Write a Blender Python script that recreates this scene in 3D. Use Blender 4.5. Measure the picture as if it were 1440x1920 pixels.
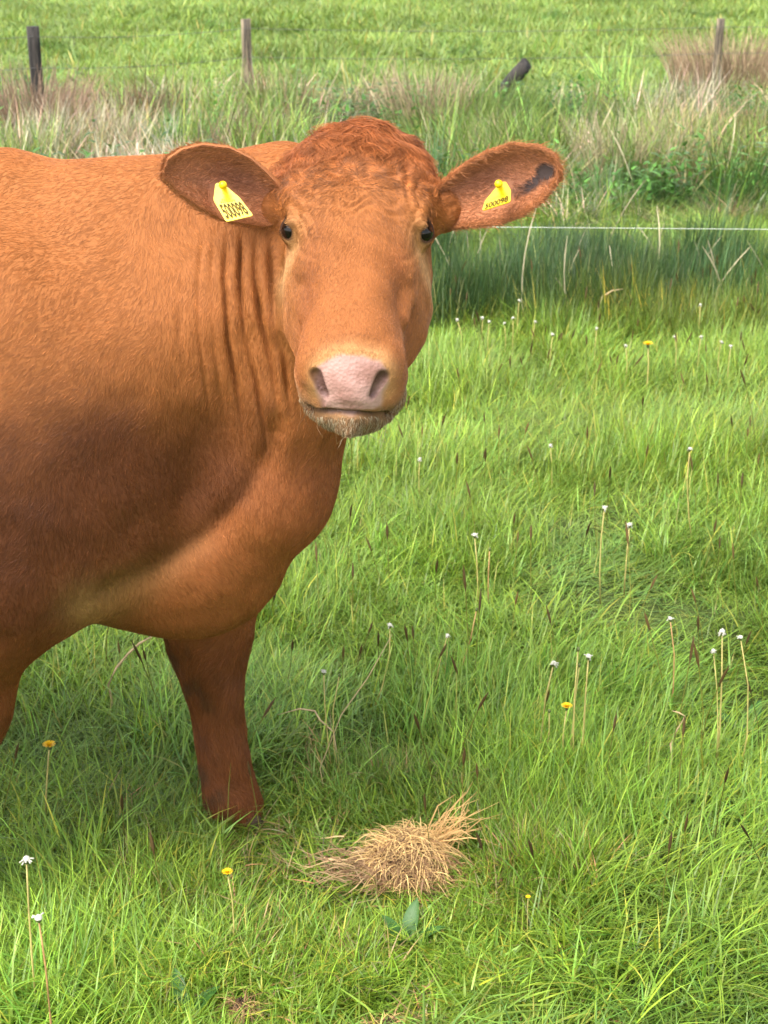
import bpy, bmesh, math, random
import numpy as np
from mathutils import Vector, Matrix, Euler

# ------------------------------------------------------------------ clear
for o in list(bpy.data.objects):
    bpy.data.objects.remove(o, do_unlink=True)
scene = bpy.context.scene
COL = scene.collection
rng = np.random.default_rng(7)
random.seed(7)

# ------------------------------------------------------------------ camera
FPX = 2773.0                       # focal length in photo pixels (1440 x 1920)
PITCH = math.radians(21.5)
CAM_H = 1.70
cam_d = bpy.data.cameras.new('camera')
cam = bpy.data.objects.new('camera', cam_d)
COL.objects.link(cam)
cam.location = (0, 0, CAM_H)
cam.rotation_euler = (math.radians(90) - PITCH, 0, 0)
cam_d.sensor_fit = 'VERTICAL'
cam_d.sensor_height = 36.0
cam_d.lens = 36.0 * FPX / 1920.0
cam_d.clip_start = 0.05
cam_d.clip_end = 4000
cam_d.dof.use_dof = True
cam_d.dof.focus_distance = 2.2
cam_d.dof.aperture_fstop = 13.0
scene.camera = cam
scene.render.resolution_x = 768
scene.render.resolution_y = 1024

# ------------------------------------------------------------------ sky, sun, exposure
SUN_EL = math.radians(58)
sun_dir = Vector((-0.42, -0.46, 0)).normalized() * math.cos(SUN_EL)
sun_dir.z = math.sin(SUN_EL)
world = bpy.data.worlds.new('World')
scene.world = world
world.use_nodes = True
wn = world.node_tree
bg = wn.nodes['Background']
sky = wn.nodes.new('ShaderNodeTexSky')
sky.sky_type = 'NISHITA'
sky.sun_disc = False
sky.sun_elevation = SUN_EL
sky.sun_rotation = math.atan2(sun_dir.x, sun_dir.y)
sky.air_density = 1.0
sky.dust_density = 2.5
sky.ozone_density = 0.4
hs = wn.nodes.new('ShaderNodeHueSaturation')      # thin white cloud: the same sky, less blue
hs.inputs['Saturation'].default_value = 0.30
wn.links.new(sky.outputs[0], hs.inputs['Color'])
wn.links.new(hs.outputs[0], bg.inputs[0])
bg.inputs[1].default_value = 0.15
sd = bpy.data.lights.new('sun', 'SUN')
sd.energy = 1.4
sd.angle = math.radians(40)
sd.color = (1.0, 0.94, 0.83)
sun = bpy.data.objects.new('sun', sd)
COL.objects.link(sun)
sun.rotation_euler = sun_dir.to_track_quat('Z', 'Y').to_euler()
sun.location = (-3, -2, 8)
vs = scene.view_settings
vs.view_transform = 'Standard'
vs.look = 'None'
vs.exposure = 1.66
vs.gamma = 1.0
vs.use_curve_mapping = False
scene.render.engine = 'CYCLES'
cy = scene.cycles
cy.max_bounces = 4
cy.diffuse_bounces = 2
cy.glossy_bounces = 2
cy.transmission_bounces = 2
cy.transparent_max_bounces = 4
cy.use_adaptive_sampling = True
cy.adaptive_threshold = 0.02
cy.caustics_reflective = False
cy.caustics_refractive = False
scene.render.hair_type = 'STRIP'

# ------------------------------------------------------------------ pixel helpers
ct, st = math.cos(PITCH), math.sin(PITCH)

def P(px, py, D):
    """photo pixel + forward distance -> world point"""
    u = (px - 720) / FPX
    v = (960 - py) / FPX
    t = D / (ct + v * st)
    return np.array([u * t, D, CAM_H + t * (v * ct - st)])

def G(px, py, h=0.0):
    """photo pixel on the horizontal plane z = h"""
    u = (px - 720) / FPX
    v = (960 - py) / FPX
    t = (h - CAM_H) / (v * ct - st)
    return np.array([u * t, t * (ct + v * st), h])

def proj(p):
    """world points (N,3) -> photo pixels"""
    d = p - np.array([0, 0, CAM_H])
    z = d[:, 1] * ct - d[:, 2] * st
    y = d[:, 1] * st + d[:, 2] * ct
    return 720 + FPX * d[:, 0] / z, 960 - FPX * y / z

# ------------------------------------------------------------------ small numpy tools
_nr = np.random.default_rng(11)
def make_noise(n=14, lo=0.6, hi=1.6, dim=3, seed=0):
    r = np.random.default_rng(100 + seed)
    d = r.normal(size=(n, dim)); d /= np.linalg.norm(d, axis=1)[:, None]
    k = d * r.uniform(lo, hi, n)[:, None] * 2 * np.pi
    ph = r.uniform(0, 2 * np.pi, n)
    def f(p):
        out = np.zeros(len(p))
        for i in range(n):
            out += np.sin(p @ k[i] + ph[i])
        return out / math.sqrt(n * 0.5) / 1.6
    return f
N2 = [make_noise(16, 0.5, 1.8, 2, s) for s in range(10)]
N3 = [make_noise(16, 0.5, 1.8, 3, 20 + s) for s in range(8)]

def sstep(a, b, x):
    t = np.clip((x - a) / (b - a), 0, 1)
    return t * t * (3 - 2 * t)

def srgb(r, g, b):
    def f(c):
        c /= 255.0
        return c / 12.92 if c <= 0.04045 else ((c + 0.055) / 1.055) ** 2.4
    return (f(r), f(g), f(b))

def mesh_from(name, V, F, smooth=True):
    me = bpy.data.meshes.new(name)
    V = np.asarray(V, dtype=np.float32)
    if isinstance(F, np.ndarray):
        k = F.shape[1]; n = len(F)
        me.vertices.add(len(V)); me.vertices.foreach_set('co', V.ravel())
        me.loops.add(n * k); me.loops.foreach_set('vertex_index', F.astype(np.int32).ravel())
        me.polygons.add(n)
        me.polygons.foreach_set('loop_start', np.arange(0, n * k, k, dtype=np.int32))
        me.update(calc_edges=True)
    else:
        me.from_pydata([tuple(v) for v in V], [], F)
    if smooth:
        me.polygons.foreach_set('use_smooth', np.ones(len(me.polygons), dtype=bool))
    me.update()
    return me

def obj(name, me, mat=None, parent=None):
    o = bpy.data.objects.new(name, me)
    COL.objects.link(o)
    if mat is not None and me is not None:
        me.materials.append(mat)
    if parent is not None:
        o.parent = parent
    return o

def tag(o, label=None, cat=None, group=None, kind=None):
    if label: o['label'] = label
    if cat: o['category'] = cat
    if group: o['group'] = group
    if kind: o['kind'] = kind
    return o

def empty(name, loc):
    o = bpy.data.objects.new(name, None)
    o.empty_display_size = 0.05
    COL.objects.link(o)
    o.location = loc
    return o

def vattr(me, name, data, typ='FLOAT_COLOR', dom='POINT'):
    a = me.attributes.new(name, typ, dom)
    if typ == 'FLOAT_COLOR':
        d = np.ones((len(data), 4), dtype=np.float32); d[:, :3] = data
        a.data.foreach_set('color', d.ravel())
    elif typ == 'FLOAT_VECTOR':
        a.data.foreach_set('vector', np.asarray(data, dtype=np.float32).ravel())
    elif typ == 'INT':
        a.data.foreach_set('value', np.asarray(data, dtype=np.int32))
    else:
        a.data.foreach_set('value', np.asarray(data, dtype=np.float32))

def tube(path, radii, seg=6, cap=True):
    """tapered tube along a list of points -> V, F (lists)"""
    path = [Vector(p) for p in path]
    V, F = [], []
    n = len(path)
    up = Vector((0.13, 0.31, 0.94))
    for i, p in enumerate(path):
        d = (path[min(i + 1, n - 1)] - path[max(i - 1, 0)])
        if d.length < 1e-9: d = Vector((0, 0, 1))
        d.normalize()
        a = d.cross(up if abs(d.dot(up)) < 0.95 else Vector((1, 0, 0))).normalized()
        b = d.cross(a)
        for k in range(seg):
            an = 2 * math.pi * k / seg
            V.append(p + radii[i] * (math.cos(an) * a + math.sin(an) * b))
    for i in range(n - 1):
        for k in range(seg):
            k2 = (k + 1) % seg
            F.append((i * seg + k, i * seg + k2, (i + 1) * seg + k2, (i + 1) * seg + k))
    if cap:
        F.append(tuple(range(seg - 1, -1, -1)))
        F.append(tuple(range((n - 1) * seg, n * seg)))
    return V, F

def merge(parts):
    V, F = [], []
    for v, f in parts:
        o = len(V)
        V.extend(v)
        F.extend([tuple(i + o for i in q) for q in f])
    return V, F

# ------------------------------------------------------------------ materials
def new_mat(name):
    m = bpy.data.materials.new(name)
    m.use_nodes = True
    return m, m.node_tree, m.node_tree.nodes['Principled BSDF']

def plain(name, col, rough=0.6, spec=0.3, var=0.0, scale=40.0, bump=0.0, metallic=0.0):
    m, t, b = new_mat(name)
    b.inputs['Roughness'].default_value = rough
    b.inputs['Specular IOR Level'].default_value = spec
    b.inputs['Metallic'].default_value = metallic
    tc = t.nodes.new('ShaderNodeTexCoord')
    nz = t.nodes.new('ShaderNodeTexNoise')
    nz.inputs['Scale'].default_value = scale
    nz.inputs['Detail'].default_value = 5
    t.links.new(tc.outputs['Object'], nz.inputs['Vector'])
    r = t.nodes.new('ShaderNodeValToRGB')
    r.color_ramp.elements[0].position = 0.3
    r.color_ramp.elements[1].position = 0.7
    r.color_ramp.elements[0].color = (*[c * (1 - var) for c in col], 1)
    r.color_ramp.elements[1].color = (*[min(1, c * (1 + var)) for c in col], 1)
    t.links.new(nz.outputs['Fac'], r.inputs['Fac'])
    t.links.new(r.outputs['Color'], b.inputs['Base Color'])
    if bump > 0:
        bp = t.nodes.new('ShaderNodeBump')
        bp.inputs['Strength'].default_value = bump
        bp.inputs['Distance'].default_value = 0.01
        t.links.new(nz.outputs['Fac'], bp.inputs['Height'])
        t.links.new(bp.outputs['Normal'], b.inputs['Normal'])
    return m

def leaf_mat(name, instancer=True, trans=0.35, rough=0.5, spec=0.25):
    """colour = (instance) tint x per-blade factor; thin leaf that lets light through"""
    m, t, b = new_mat(name)
    out = t.nodes['Material Output']
    a = t.nodes.new('ShaderNodeAttribute')
    a.attribute_type = 'INSTANCER' if instancer else 'GEOMETRY'
    a.attribute_name = 'tint'
    c = t.nodes.new('ShaderNodeAttribute')
    c.attribute_type = 'GEOMETRY'
    c.attribute_name = 'bcol'
    mx = t.nodes.new('ShaderNodeMix'); mx.data_type = 'RGBA'; mx.blend_type = 'MULTIPLY'
    mx.inputs['Factor'].default_value = 1.0
    t.links.new(a.outputs['Color'], mx.inputs[6])
    t.links.new(c.outputs['Color'], mx.inputs[7])
    t.links.new(mx.outputs[2], b.inputs['Base Color'])
    b.inputs['Roughness'].default_value = rough
    b.inputs['Specular IOR Level'].default_value = spec
    tr = t.nodes.new('ShaderNodeBsdfTranslucent')
    t.links.new(mx.outputs[2], tr.inputs['Color'])
    ms = t.nodes.new('ShaderNodeMixShader')
    ms.inputs[0].default_value = trans
    t.links.new(b.outputs[0], ms.inputs[1])
    t.links.new(tr.outputs[0], ms.inputs[2])
    t.links.new(ms.outputs[0], out.inputs['Surface'])
    return m

M_GRASS = leaf_mat('grass_blade', True, 0.38, 0.36, 0.42)
M_STRAW = leaf_mat('dry_straw', True, 0.2, 0.6, 0.2)
M_STEM = plain('flower_stem', (0.46, 0.38, 0.13), 0.5, 0.3, 0.3, 30)
M_STEMB = plain('flower_stem_brown', (0.42, 0.24, 0.10), 0.5, 0.3, 0.3, 30)
M_WHITE = plain('pappus_white', (0.50, 0.48, 0.40), 0.8, 0.1, 0.08, 300)
M_BUD = plain('bud_green', (0.10, 0.12, 0.04), 0.6, 0.2, 0.3, 200)
M_YEL = plain('petal_yellow', (0.85, 0.52, 0.01), 0.5, 0.2, 0.2, 200)
M_SEED = plain('seed_brown', (0.10, 0.07, 0.03), 0.7, 0.2, 0.4, 200)
M_TAG = plain('tag_yellow', (0.80, 0.56, 0.004), 0.35, 0.45, 0.06, 120)
M_INK = plain('tag_ink', (0.07, 0.045, 0.0), 0.6, 0.2, 0.2, 200)
M_HOOF = plain('hoof_horn', (0.07, 0.048, 0.03), 0.8, 0.15, 0.4, 60, 0.3)
M_SOIL = plain('bare_soil', (0.085, 0.055, 0.035), 0.9, 0.1, 0.55, 60, 0.8)
M_WIRE = plain('white_polywire', (0.75, 0.75, 0.72), 0.5, 0.3, 0.1, 300)
M_STEEL = plain('fence_wire', (0.16, 0.16, 0.15), 0.5, 0.5, 0.2, 100, 0, 0.6)

def wood_mat(name, ca, cb):
    m, t, b = new_mat(name)
    b.inputs['Roughness'].default_value = 0.85
    tc = t.nodes.new('ShaderNodeTexCoord')
    mp = t.nodes.new('ShaderNodeMapping')
    mp.inputs['Scale'].default_value = (30, 30, 2.2)
    nz = t.nodes.new('ShaderNodeTexNoise'); nz.inputs['Scale'].default_value = 1.6
    nz.inputs['Detail'].default_value = 7; nz.inputs['Distortion'].default_value = 0.6
    r = t.nodes.new('ShaderNodeValToRGB')
    r.color_ramp.elements[0].color = (*ca, 1); r.color_ramp.elements[1].color = (*cb, 1)
    r.color_ramp.elements[0].position = 0.38; r.color_ramp.elements[1].position = 0.66
    bp = t.nodes.new('ShaderNodeBump'); bp.inputs['Strength'].default_value = 0.7
    bp.inputs['Distance'].default_value = 0.01
    t.links.new(tc.outputs['Object'], mp.inputs['Vector'])
    t.links.new(mp.outputs[0], nz.inputs['Vector'])
    t.links.new(nz.outputs['Fac'], r.inputs['Fac'])
    t.links.new(r.outputs['Color'], b.inputs['Base Color'])
    t.links.new(nz.outputs['Fac'], bp.inputs['Height'])
    t.links.new(bp.outputs['Normal'], b.inputs['Normal'])
    return m
M_WOOD = wood_mat('weathered_post', (0.06, 0.048, 0.036), (0.30, 0.235, 0.15))
M_WOODD = wood_mat('dark_post', (0.012, 0.010, 0.009), (0.06, 0.05, 0.042))

# ------------------------------------------------------------------ ground
def ground_h(p2):
    x, y = p2[:, 0], p2[:, 1]
    fade = np.exp(-np.maximum(y - 6, 0) / 30.0)
    h = (0.022 * N2[0](p2 * 1.3) + 0.012 * N2[1](p2 * 3.1)) * fade
    h += 0.10 * N2[2](p2 * 0.10) * sstep(8, 22, y)
    h += 0.16 * sstep(8.8, 11.5, y) * (1 - sstep(13.5, 20, y))
    far = np.sqrt(x * x + y * y)
    return h * (1 - sstep(150, 400, far)) - 0.01

def gh(x, y):
    return float(ground_h(np.array([[x, y]]))[0])

def spread(lo, hi, near, n):
    s = np.linspace(-1, 1, n)
    return s
ax = np.concatenate([-np.geomspace(1500, 6, 40)[:-1], np.linspace(-6, 6, 121), np.geomspace(6, 1500, 40)[1:]])
ay = np.concatenate([-np.geomspace(200, 2, 16)[:-1], np.linspace(-2, 14, 161), np.geomspace(14, 2500, 60)[1:]])
gx, gy = np.meshgrid(ax, ay, indexing='ij')
pts = np.stack([gx.ravel(), gy.ravel()], 1)
gz = ground_h(pts)
V = np.column_stack([pts, gz])
nx, ny = len(ax), len(ay)
ii, jj = np.meshgrid(np.arange(nx - 1), np.arange(ny - 1), indexing='ij')
i0 = (ii * ny + jj).ravel()
F = np.column_stack([i0, i0 + ny, i0 + ny + 1, i0 + 1])
m, t, b = new_mat('pasture_ground')
b.inputs['Roughness'].default_value = 0.95
b.inputs['Specular IOR Level'].default_value = 0.1
geo = t.nodes.new('ShaderNodeNewGeometry')
n1 = t.nodes.new('ShaderNodeTexNoise'); n1.inputs['Scale'].default_value = 0.9; n1.inputs['Detail'].default_value = 8
n2 = t.nodes.new('ShaderNodeTexNoise'); n2.inputs['Scale'].default_value = 9.0; n2.inputs['Detail'].default_value = 8
n2.inputs['Roughness'].default_value = 0.7
for n_ in (n1, n2): t.links.new(geo.outputs['Position'], n_.inputs['Vector'])
r1 = t.nodes.new('ShaderNodeValToRGB')
e = r1.color_ramp.elements
e[0].position = 0.35; e[0].color = (0.085, 0.15, 0.022, 1)
e[1].position = 0.65; e[1].color = (0.17, 0.25, 0.045, 1)
r2 = t.nodes.new('ShaderNodeValToRGB')
e = r2.color_ramp.elements
e[0].position = 0.35; e[0].color = (0.45, 0.45, 0.45, 1)
e[1].position = 0.62; e[1].color = (1, 1, 1, 1)
mx = t.nodes.new('ShaderNodeMix'); mx.data_type = 'RGBA'; mx.blend_type = 'MULTIPLY'; mx.inputs['Factor'].default_value = 1
t.links.new(n1.outputs['Fac'], r1.inputs['Fac']); t.links.new(n2.outputs['Fac'], r2.inputs['Fac'])
t.links.new(r1.outputs['Color'], mx.inputs[6]); t.links.new(r2.outputs['Color'], mx.inputs[7])
# near the camera the blades are real, so the ground itself is soil and thatch there
sp = t.nodes.new('ShaderNodeSeparateXYZ'); t.links.new(geo.outputs['Position'], sp.inputs[0])
mr = t.nodes.new('ShaderNodeMapRange'); mr.inputs['From Min'].default_value = 12; mr.inputs['From Max'].default_value = 20
t.links.new(sp.outputs['Y'], mr.inputs['Value'])
soil = t.nodes.new('ShaderNodeValToRGB')
e = soil.color_ramp.elements
e[0].position = 0.35; e[0].color = (0.05, 0.07, 0.02, 1)
e[1].position = 0.65; e[1].color = (0.12, 0.16, 0.04, 1)
t.links.new(n2.outputs['Fac'], soil.inputs['Fac'])
mx2 = t.nodes.new('ShaderNodeMix'); mx2.data_type = 'RGBA'
t.links.new(mr.outputs[0], mx2.inputs[0]); t.links.new(soil.outputs['Color'], mx2.inputs[6]); t.links.new(mx.outputs[2], mx2.inputs[7])
t.links.new(mx2.outputs[2], b.inputs['Base Color'])
bp = t.nodes.new('ShaderNodeBump'); bp.inputs['Strength'].default_value = 1.0; bp.inputs['Distance'].default_value = 0.06
t.links.new(n2.outputs['Fac'], bp.inputs['Height']); t.links.new(bp.outputs['Normal'], b.inputs['Normal'])
g = obj('pasture_ground', mesh_from('pasture_ground', V, F), m)
tag(g, 'green pasture ground reaching to the far field', 'ground', kind='structure')

# ================================================================== COW
# signed distance field of the whole body, meshed once, so the body is one continuous skin
def smin(a, b, k):
    h = np.maximum(k - np.abs(a - b), 0) / k
    return np.minimum(a, b) - h * h * k * 0.25
def smax(a, b, k):
    return -smin(-a, -b, k)

def rotm(rx=0, ry=0, rz=0):
    return np.array(Euler((math.radians(rx), math.radians(ry), math.radians(rz))).to_matrix())

def s_ell(p, c, r, R=None):
    q = p - np.asarray(c)
    if R is not None: q = q @ R
    r = np.asarray(r)
    k0 = np.sqrt(((q / r) ** 2).sum(1)) + 1e-9
    k1 = np.sqrt(((q / (r * r)) ** 2).sum(1)) + 1e-9
    return k0 * (k0 - 1) / k1

def s_cap(p, a, b, ra, rb, sy=1.0):
    a = np.asarray(a, float); b = np.asarray(b, float)
    q = p - a; d = b - a
    sc = np.array([1, sy, 1.0])
    q = q * sc; d = d * sc
    tt = np.clip((q @ d) / (d @ d), 0, 1)
    return np.sqrt(((q - tt[:, None] * d) ** 2).sum(1)) - (ra + tt * (rb - ra))

def s_chain(p, nodes, k=0.03, sy=1.0):
    out = None
    for (a, ra), (b, rb) in zip(nodes[:-1], nodes[1:]):
        d = s_cap(p, a, b, ra, rb, sy)
        out = d if out is None else smin(out, d, k)
    return out

# head frame: origin midway between the eyes; l lateral, a towards the nose, n out of the face
HE = P(670, 437, 2.22)
HAX = np.array([-0.03, -math.cos(math.radians(35)), -math.sin(math.radians(35))]); HAX /= np.linalg.norm(HAX)
HL = np.array([1.0, 0, 0]); HL = HL - HAX * (HL @ HAX); HL /= np.linalg.norm(HL)
HN = np.cross(HAX, HL)
if HN[2] < 0: HN = -HN
HR = np.stack([HL, HAX, HN], 1)         # columns: local axes
def H(l, a, n):
    return HE + HR @ np.array([l, a, n])

HT = np.array([  # a      wb     wt     top    bottom
    [-.205, .036, .045, -.010, -.090],
    [-.180, .066, .080, .014, -.125],
    [-.145, .088, .102, .036, -.150],
    [-.100, .100, .114, .056, -.175],
    [-.040, .104, .112, .066, -.190],
    [.020, .106, .098, .067, -.200],
    [.080, .100, .077, .062, -.190],
    [.140, .088, .064, .056, -.165],
    [.200, .078, .059, .050, -.145],
    [.240, .070, .057, .045, -.130],
    [.262, .064, .054, .034, -.126],
    [.285, .054, .046, .012, -.115],
    [.302, .034, .030, -.018, -.095]])

def sdf_head(p):
    q = (p - HE) @ HR
    l, a, n = q[:, 0], q[:, 1], q[:, 2]
    ac = np.clip(a, HT[0, 0], HT[-1, 0])
    wb, wt, tp, bt = [np.interp(ac, HT[:, 0], HT[:, i]) for i in (1, 2, 3, 4)]
    c = (tp + bt) / 2; hh = (tp - bt) / 2
    s = np.clip((n - bt) / (tp - bt), 0, 1)
    s = s * s * (3 - 2 * s)
    w = wb + (wt - wb) * s
    pw = 3.0
    qq = ((np.abs(l) / w) ** pw + (np.abs(n - c) / hh) ** pw + 1e-9) ** (1 / pw)
    d = (qq - 1) * np.minimum(w, hh)
    d = np.sqrt(np.maximum(d, 0) ** 2 + (a - ac) ** 2) + np.minimum(d, 0)
    al = np.abs(l)
    qm = np.stack([al, a, n], 1)
    # orbit / brow ridge, cheek, muzzle, lips and chin
    d = smin(d, s_ell(qm, (.094, -.004, .014), (.030, .044, .034)), .03)
    d = smin(d, s_ell(qm, (.072, .050, -.10), (.032, .085, .070)), .05)
    d = smin(d, s_ell(qm, (.068, .045, .010), (.022, .06, .020), rotm(0, 0, -14)), .03)
    d = smin(d, s_ell(qm, (.0, -.140, .012), (.088, .06, .050)), .04)
    # muzzle: sloping pad, nostril wings, upper lip pads, chin
    d = smin(d, s_ell(qm, (.0, .228, -.026), (.067, .060, .056), rotm(32, 0, 0)), .05)
    d = smin(d, s_ell(qm, (.0, .262, -.016), (.050, .036, .048), rotm(32, 0, 0)), .02)
    d = smin(d, s_ell(qm, (.050, .252, -.004), (.025, .030, .034), rotm(32, 0, 0)), .016)
    d = smin(d, s_ell(qm, (.047, .246, -.046), (.029, .038, .024)), .02)
    d = smin(d, smin(s_ell(qm, (.0, .236, -.094), (.066, .046, .034)), s_ell(qm, (.044, .224, -.097), (.032, .042, .030)), .02), .010)
    d = smin(d, s_cap(qm, (.092, .030, .000), (.070, .150, -.018), .013, .009), .022)
    # tear line below the eye, hollow in front of the cheek
    d = smax(d, -s_ell(qm, (.118, .055, .016), (.016, .06, .02), rotm(0, 0, -10)), .05)
    # eyelids wrapped round the eyeball, then the opening between them
    d = smin(d, s_ell(qm, (.0940, .003, .0055), (.0208, .0222, .0208)), .012)
    d = smin(d, s_cap(qm, (.094, -.024, .030), (.097, .012, .0345), .0070, .0050), .012)
    d = smax(d, -s_ell(qm, (.1095, .0100, .0184), (.0155, .0185, .0120), rotm(0, -35, 0)), .004)
    # nostrils: comma from upper outside to lower inside
    d = smax(d, -s_cap(qm, (.047, .284, .012), (.0345, .297, -.010), .0076, .0050), .006)
    # ear roots
    d = smin(d, s_cap(qm, (.085, -.075, -.018), (.128, -.080, -.028), .043, .035), .03)
    return d

LEGF = [(P(380, 1080, 2.57), .105), (P(388, 1190, 2.57), .076), (P(396, 1250, 2.58), .060), (P(406, 1310, 2.59), .049), (P(411, 1350, 2.59), .045),
        (P(417, 1400, 2.59), .038), (P(429, 1465, 2.60), .041), (P(442, 1530, 2.60), .051), (P(448, 1562, 2.60), .046)]
def smooth_chain(nodes, n=22):
    A = np.array([np.r_[np.asarray(p_, float), r_] for p_, r_ in nodes])
    t0 = np.arange(len(A)); t1 = np.linspace(0, len(A) - 1, n)
    B = np.stack([np.interp(t1, t0, A[:, i]) for i in range(4)], 1)
    for _ in range(2):
        B[1:-1] = .25 * B[:-2] + .5 * B[1:-1] + .25 * B[2:]
    return [(b_[:3], b_[3]) for b_ in B]
LEGS_ = smooth_chain(LEGF)
LEGN = [((-.66, 2.27, .86), .15), ((-.675, 2.255, .68), .138), ((-.745, 2.24, .46), .088), ((-.795, 2.22, .31), .062),
        ((-.81, 2.22, .20), .043), ((-.80, 2.22, .10), .054), ((-.785, 2.215, .05), .052)]
def hind(y):
    s = 1 if y > 2.45 else -1
    return [((-1.62, y, .95), .21), ((-1.56, y + .02 * s, .70), .15), ((-1.70, y, .55), .085), ((-1.80, y, .44), .062),
            ((-1.79, y, .30), .044), ((-1.76, y, .11), .052), ((-1.74, y, .05), .050)]
HINDN, HINDF = hind(2.27), hind(2.64)

def masked(p, f, m, fill):
    """evaluate f only where m holds"""
    out = fill.copy()
    if m.any(): out[m] = f(p[m])
    return out

def sdf_cow(p):
    x, z = p[:, 0], p[:, 2]
    d = s_ell(p, (-1.05, 2.45, .915), (.66, .335, .39))
    d = smin(d, s_ell(p, (-1.55, 2.45, 1.01), (.36, .27, .31)), .15)
    d = smin(d, smin(s_cap(p, (-1.75, 2.45, 1.262), (-.62, 2.44, 1.262), .105, .095), s_cap(p, (-.62, 2.44, 1.262), (-.33, 2.44, 1.21), .095, .095), .05), .12)
    d = smin(d, s_cap(p, (-1.2, 2.45, .66), (-.55, 2.44, .72), .17, .14), .12)
    # shoulders, chest, brisket
    R = rotm(0, -14, 0)
    d = smin(d, s_ell(p, (-.62, 2.275, .93), (.26, .135, .35), R), .10)
    d = smin(d, s_ell(p, (-.56, 2.62, .95), (.24, .13, .32), R), .14)
    d = smin(d, s_ell(p, (-.40, 2.43, .82), (.235, .155, .27)), .10)
    d = smin(d, s_ell(p, (-.375, 2.40, .655), (.185, .11, .130), rotm(0, 8, 0)), .08)
    # neck, flattened sideways
    d = smin(d, s_chain(p, [((-.58, 2.43, 1.04), .26), ((-.36, 2.41, 1.08), .225), ((-.20, 2.40, 1.14), .170), ((-.12, 2.40, 1.22), .13)], .08, 1.3), .07)
    d = smin(d, s_cap(p, (-.45, 2.43, 1.23), (-.17, 2.42, 1.295), .09, .07), .09)
    d = smin(d, s_chain(p, [((-.13, 2.33, 1.13), .082), ((-.165, 2.36, .98), .105), ((-.215, 2.38, .82), .116), ((-.285, 2.39, .70), .106), ((-.36, 2.40, .64), .10)], .06), .05)
    # legs
    d = smin(d, masked(p, lambda q: s_chain(q, LEGN, .05), (z < 1.1) & (x < -.35), d + 9), .09)
    d = smin(d, masked(p, lambda q: s_chain(q, LEGS_, .02), (z < .8) & (x > -.75), d + 9), .022)
    d = smin(d, masked(p, lambda q: smin(s_chain(q, HINDN, .06), s_chain(q, HINDF, .06), .02), x < -1.2, d + 9), .10)
    d = smin(d, masked(p, lambda q: s_chain(q, [((-1.82, 2.45, 1.25), .05), ((-1.93, 2.45, 1.16), .035), ((-1.96, 2.45, .85), .022), ((-1.96, 2.45, .62), .02)], .03), x < -1.6, d + 9), .05)
    d = smin(d, masked(p, lambda q: s_ell(q, (-1.45, 2.45, .56), (.17, .13, .10)), (x < -1.1) & (z < .8), d + 9), .08)
    r = np.sqrt(((p - HE) ** 2).sum(1))
    d = smin(d, masked(p, sdf_head, r < .44, r - .30), .035)
    return d

def axis_grid(segs):
    out = []
    for a, b, h in segs:
        n = max(1, int(round((b - a) / h)))
        out.append(np.linspace(a, b, n, endpoint=False))
    out.append(np.array([segs[-1][1]]))
    return np.concatenate(out)

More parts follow.
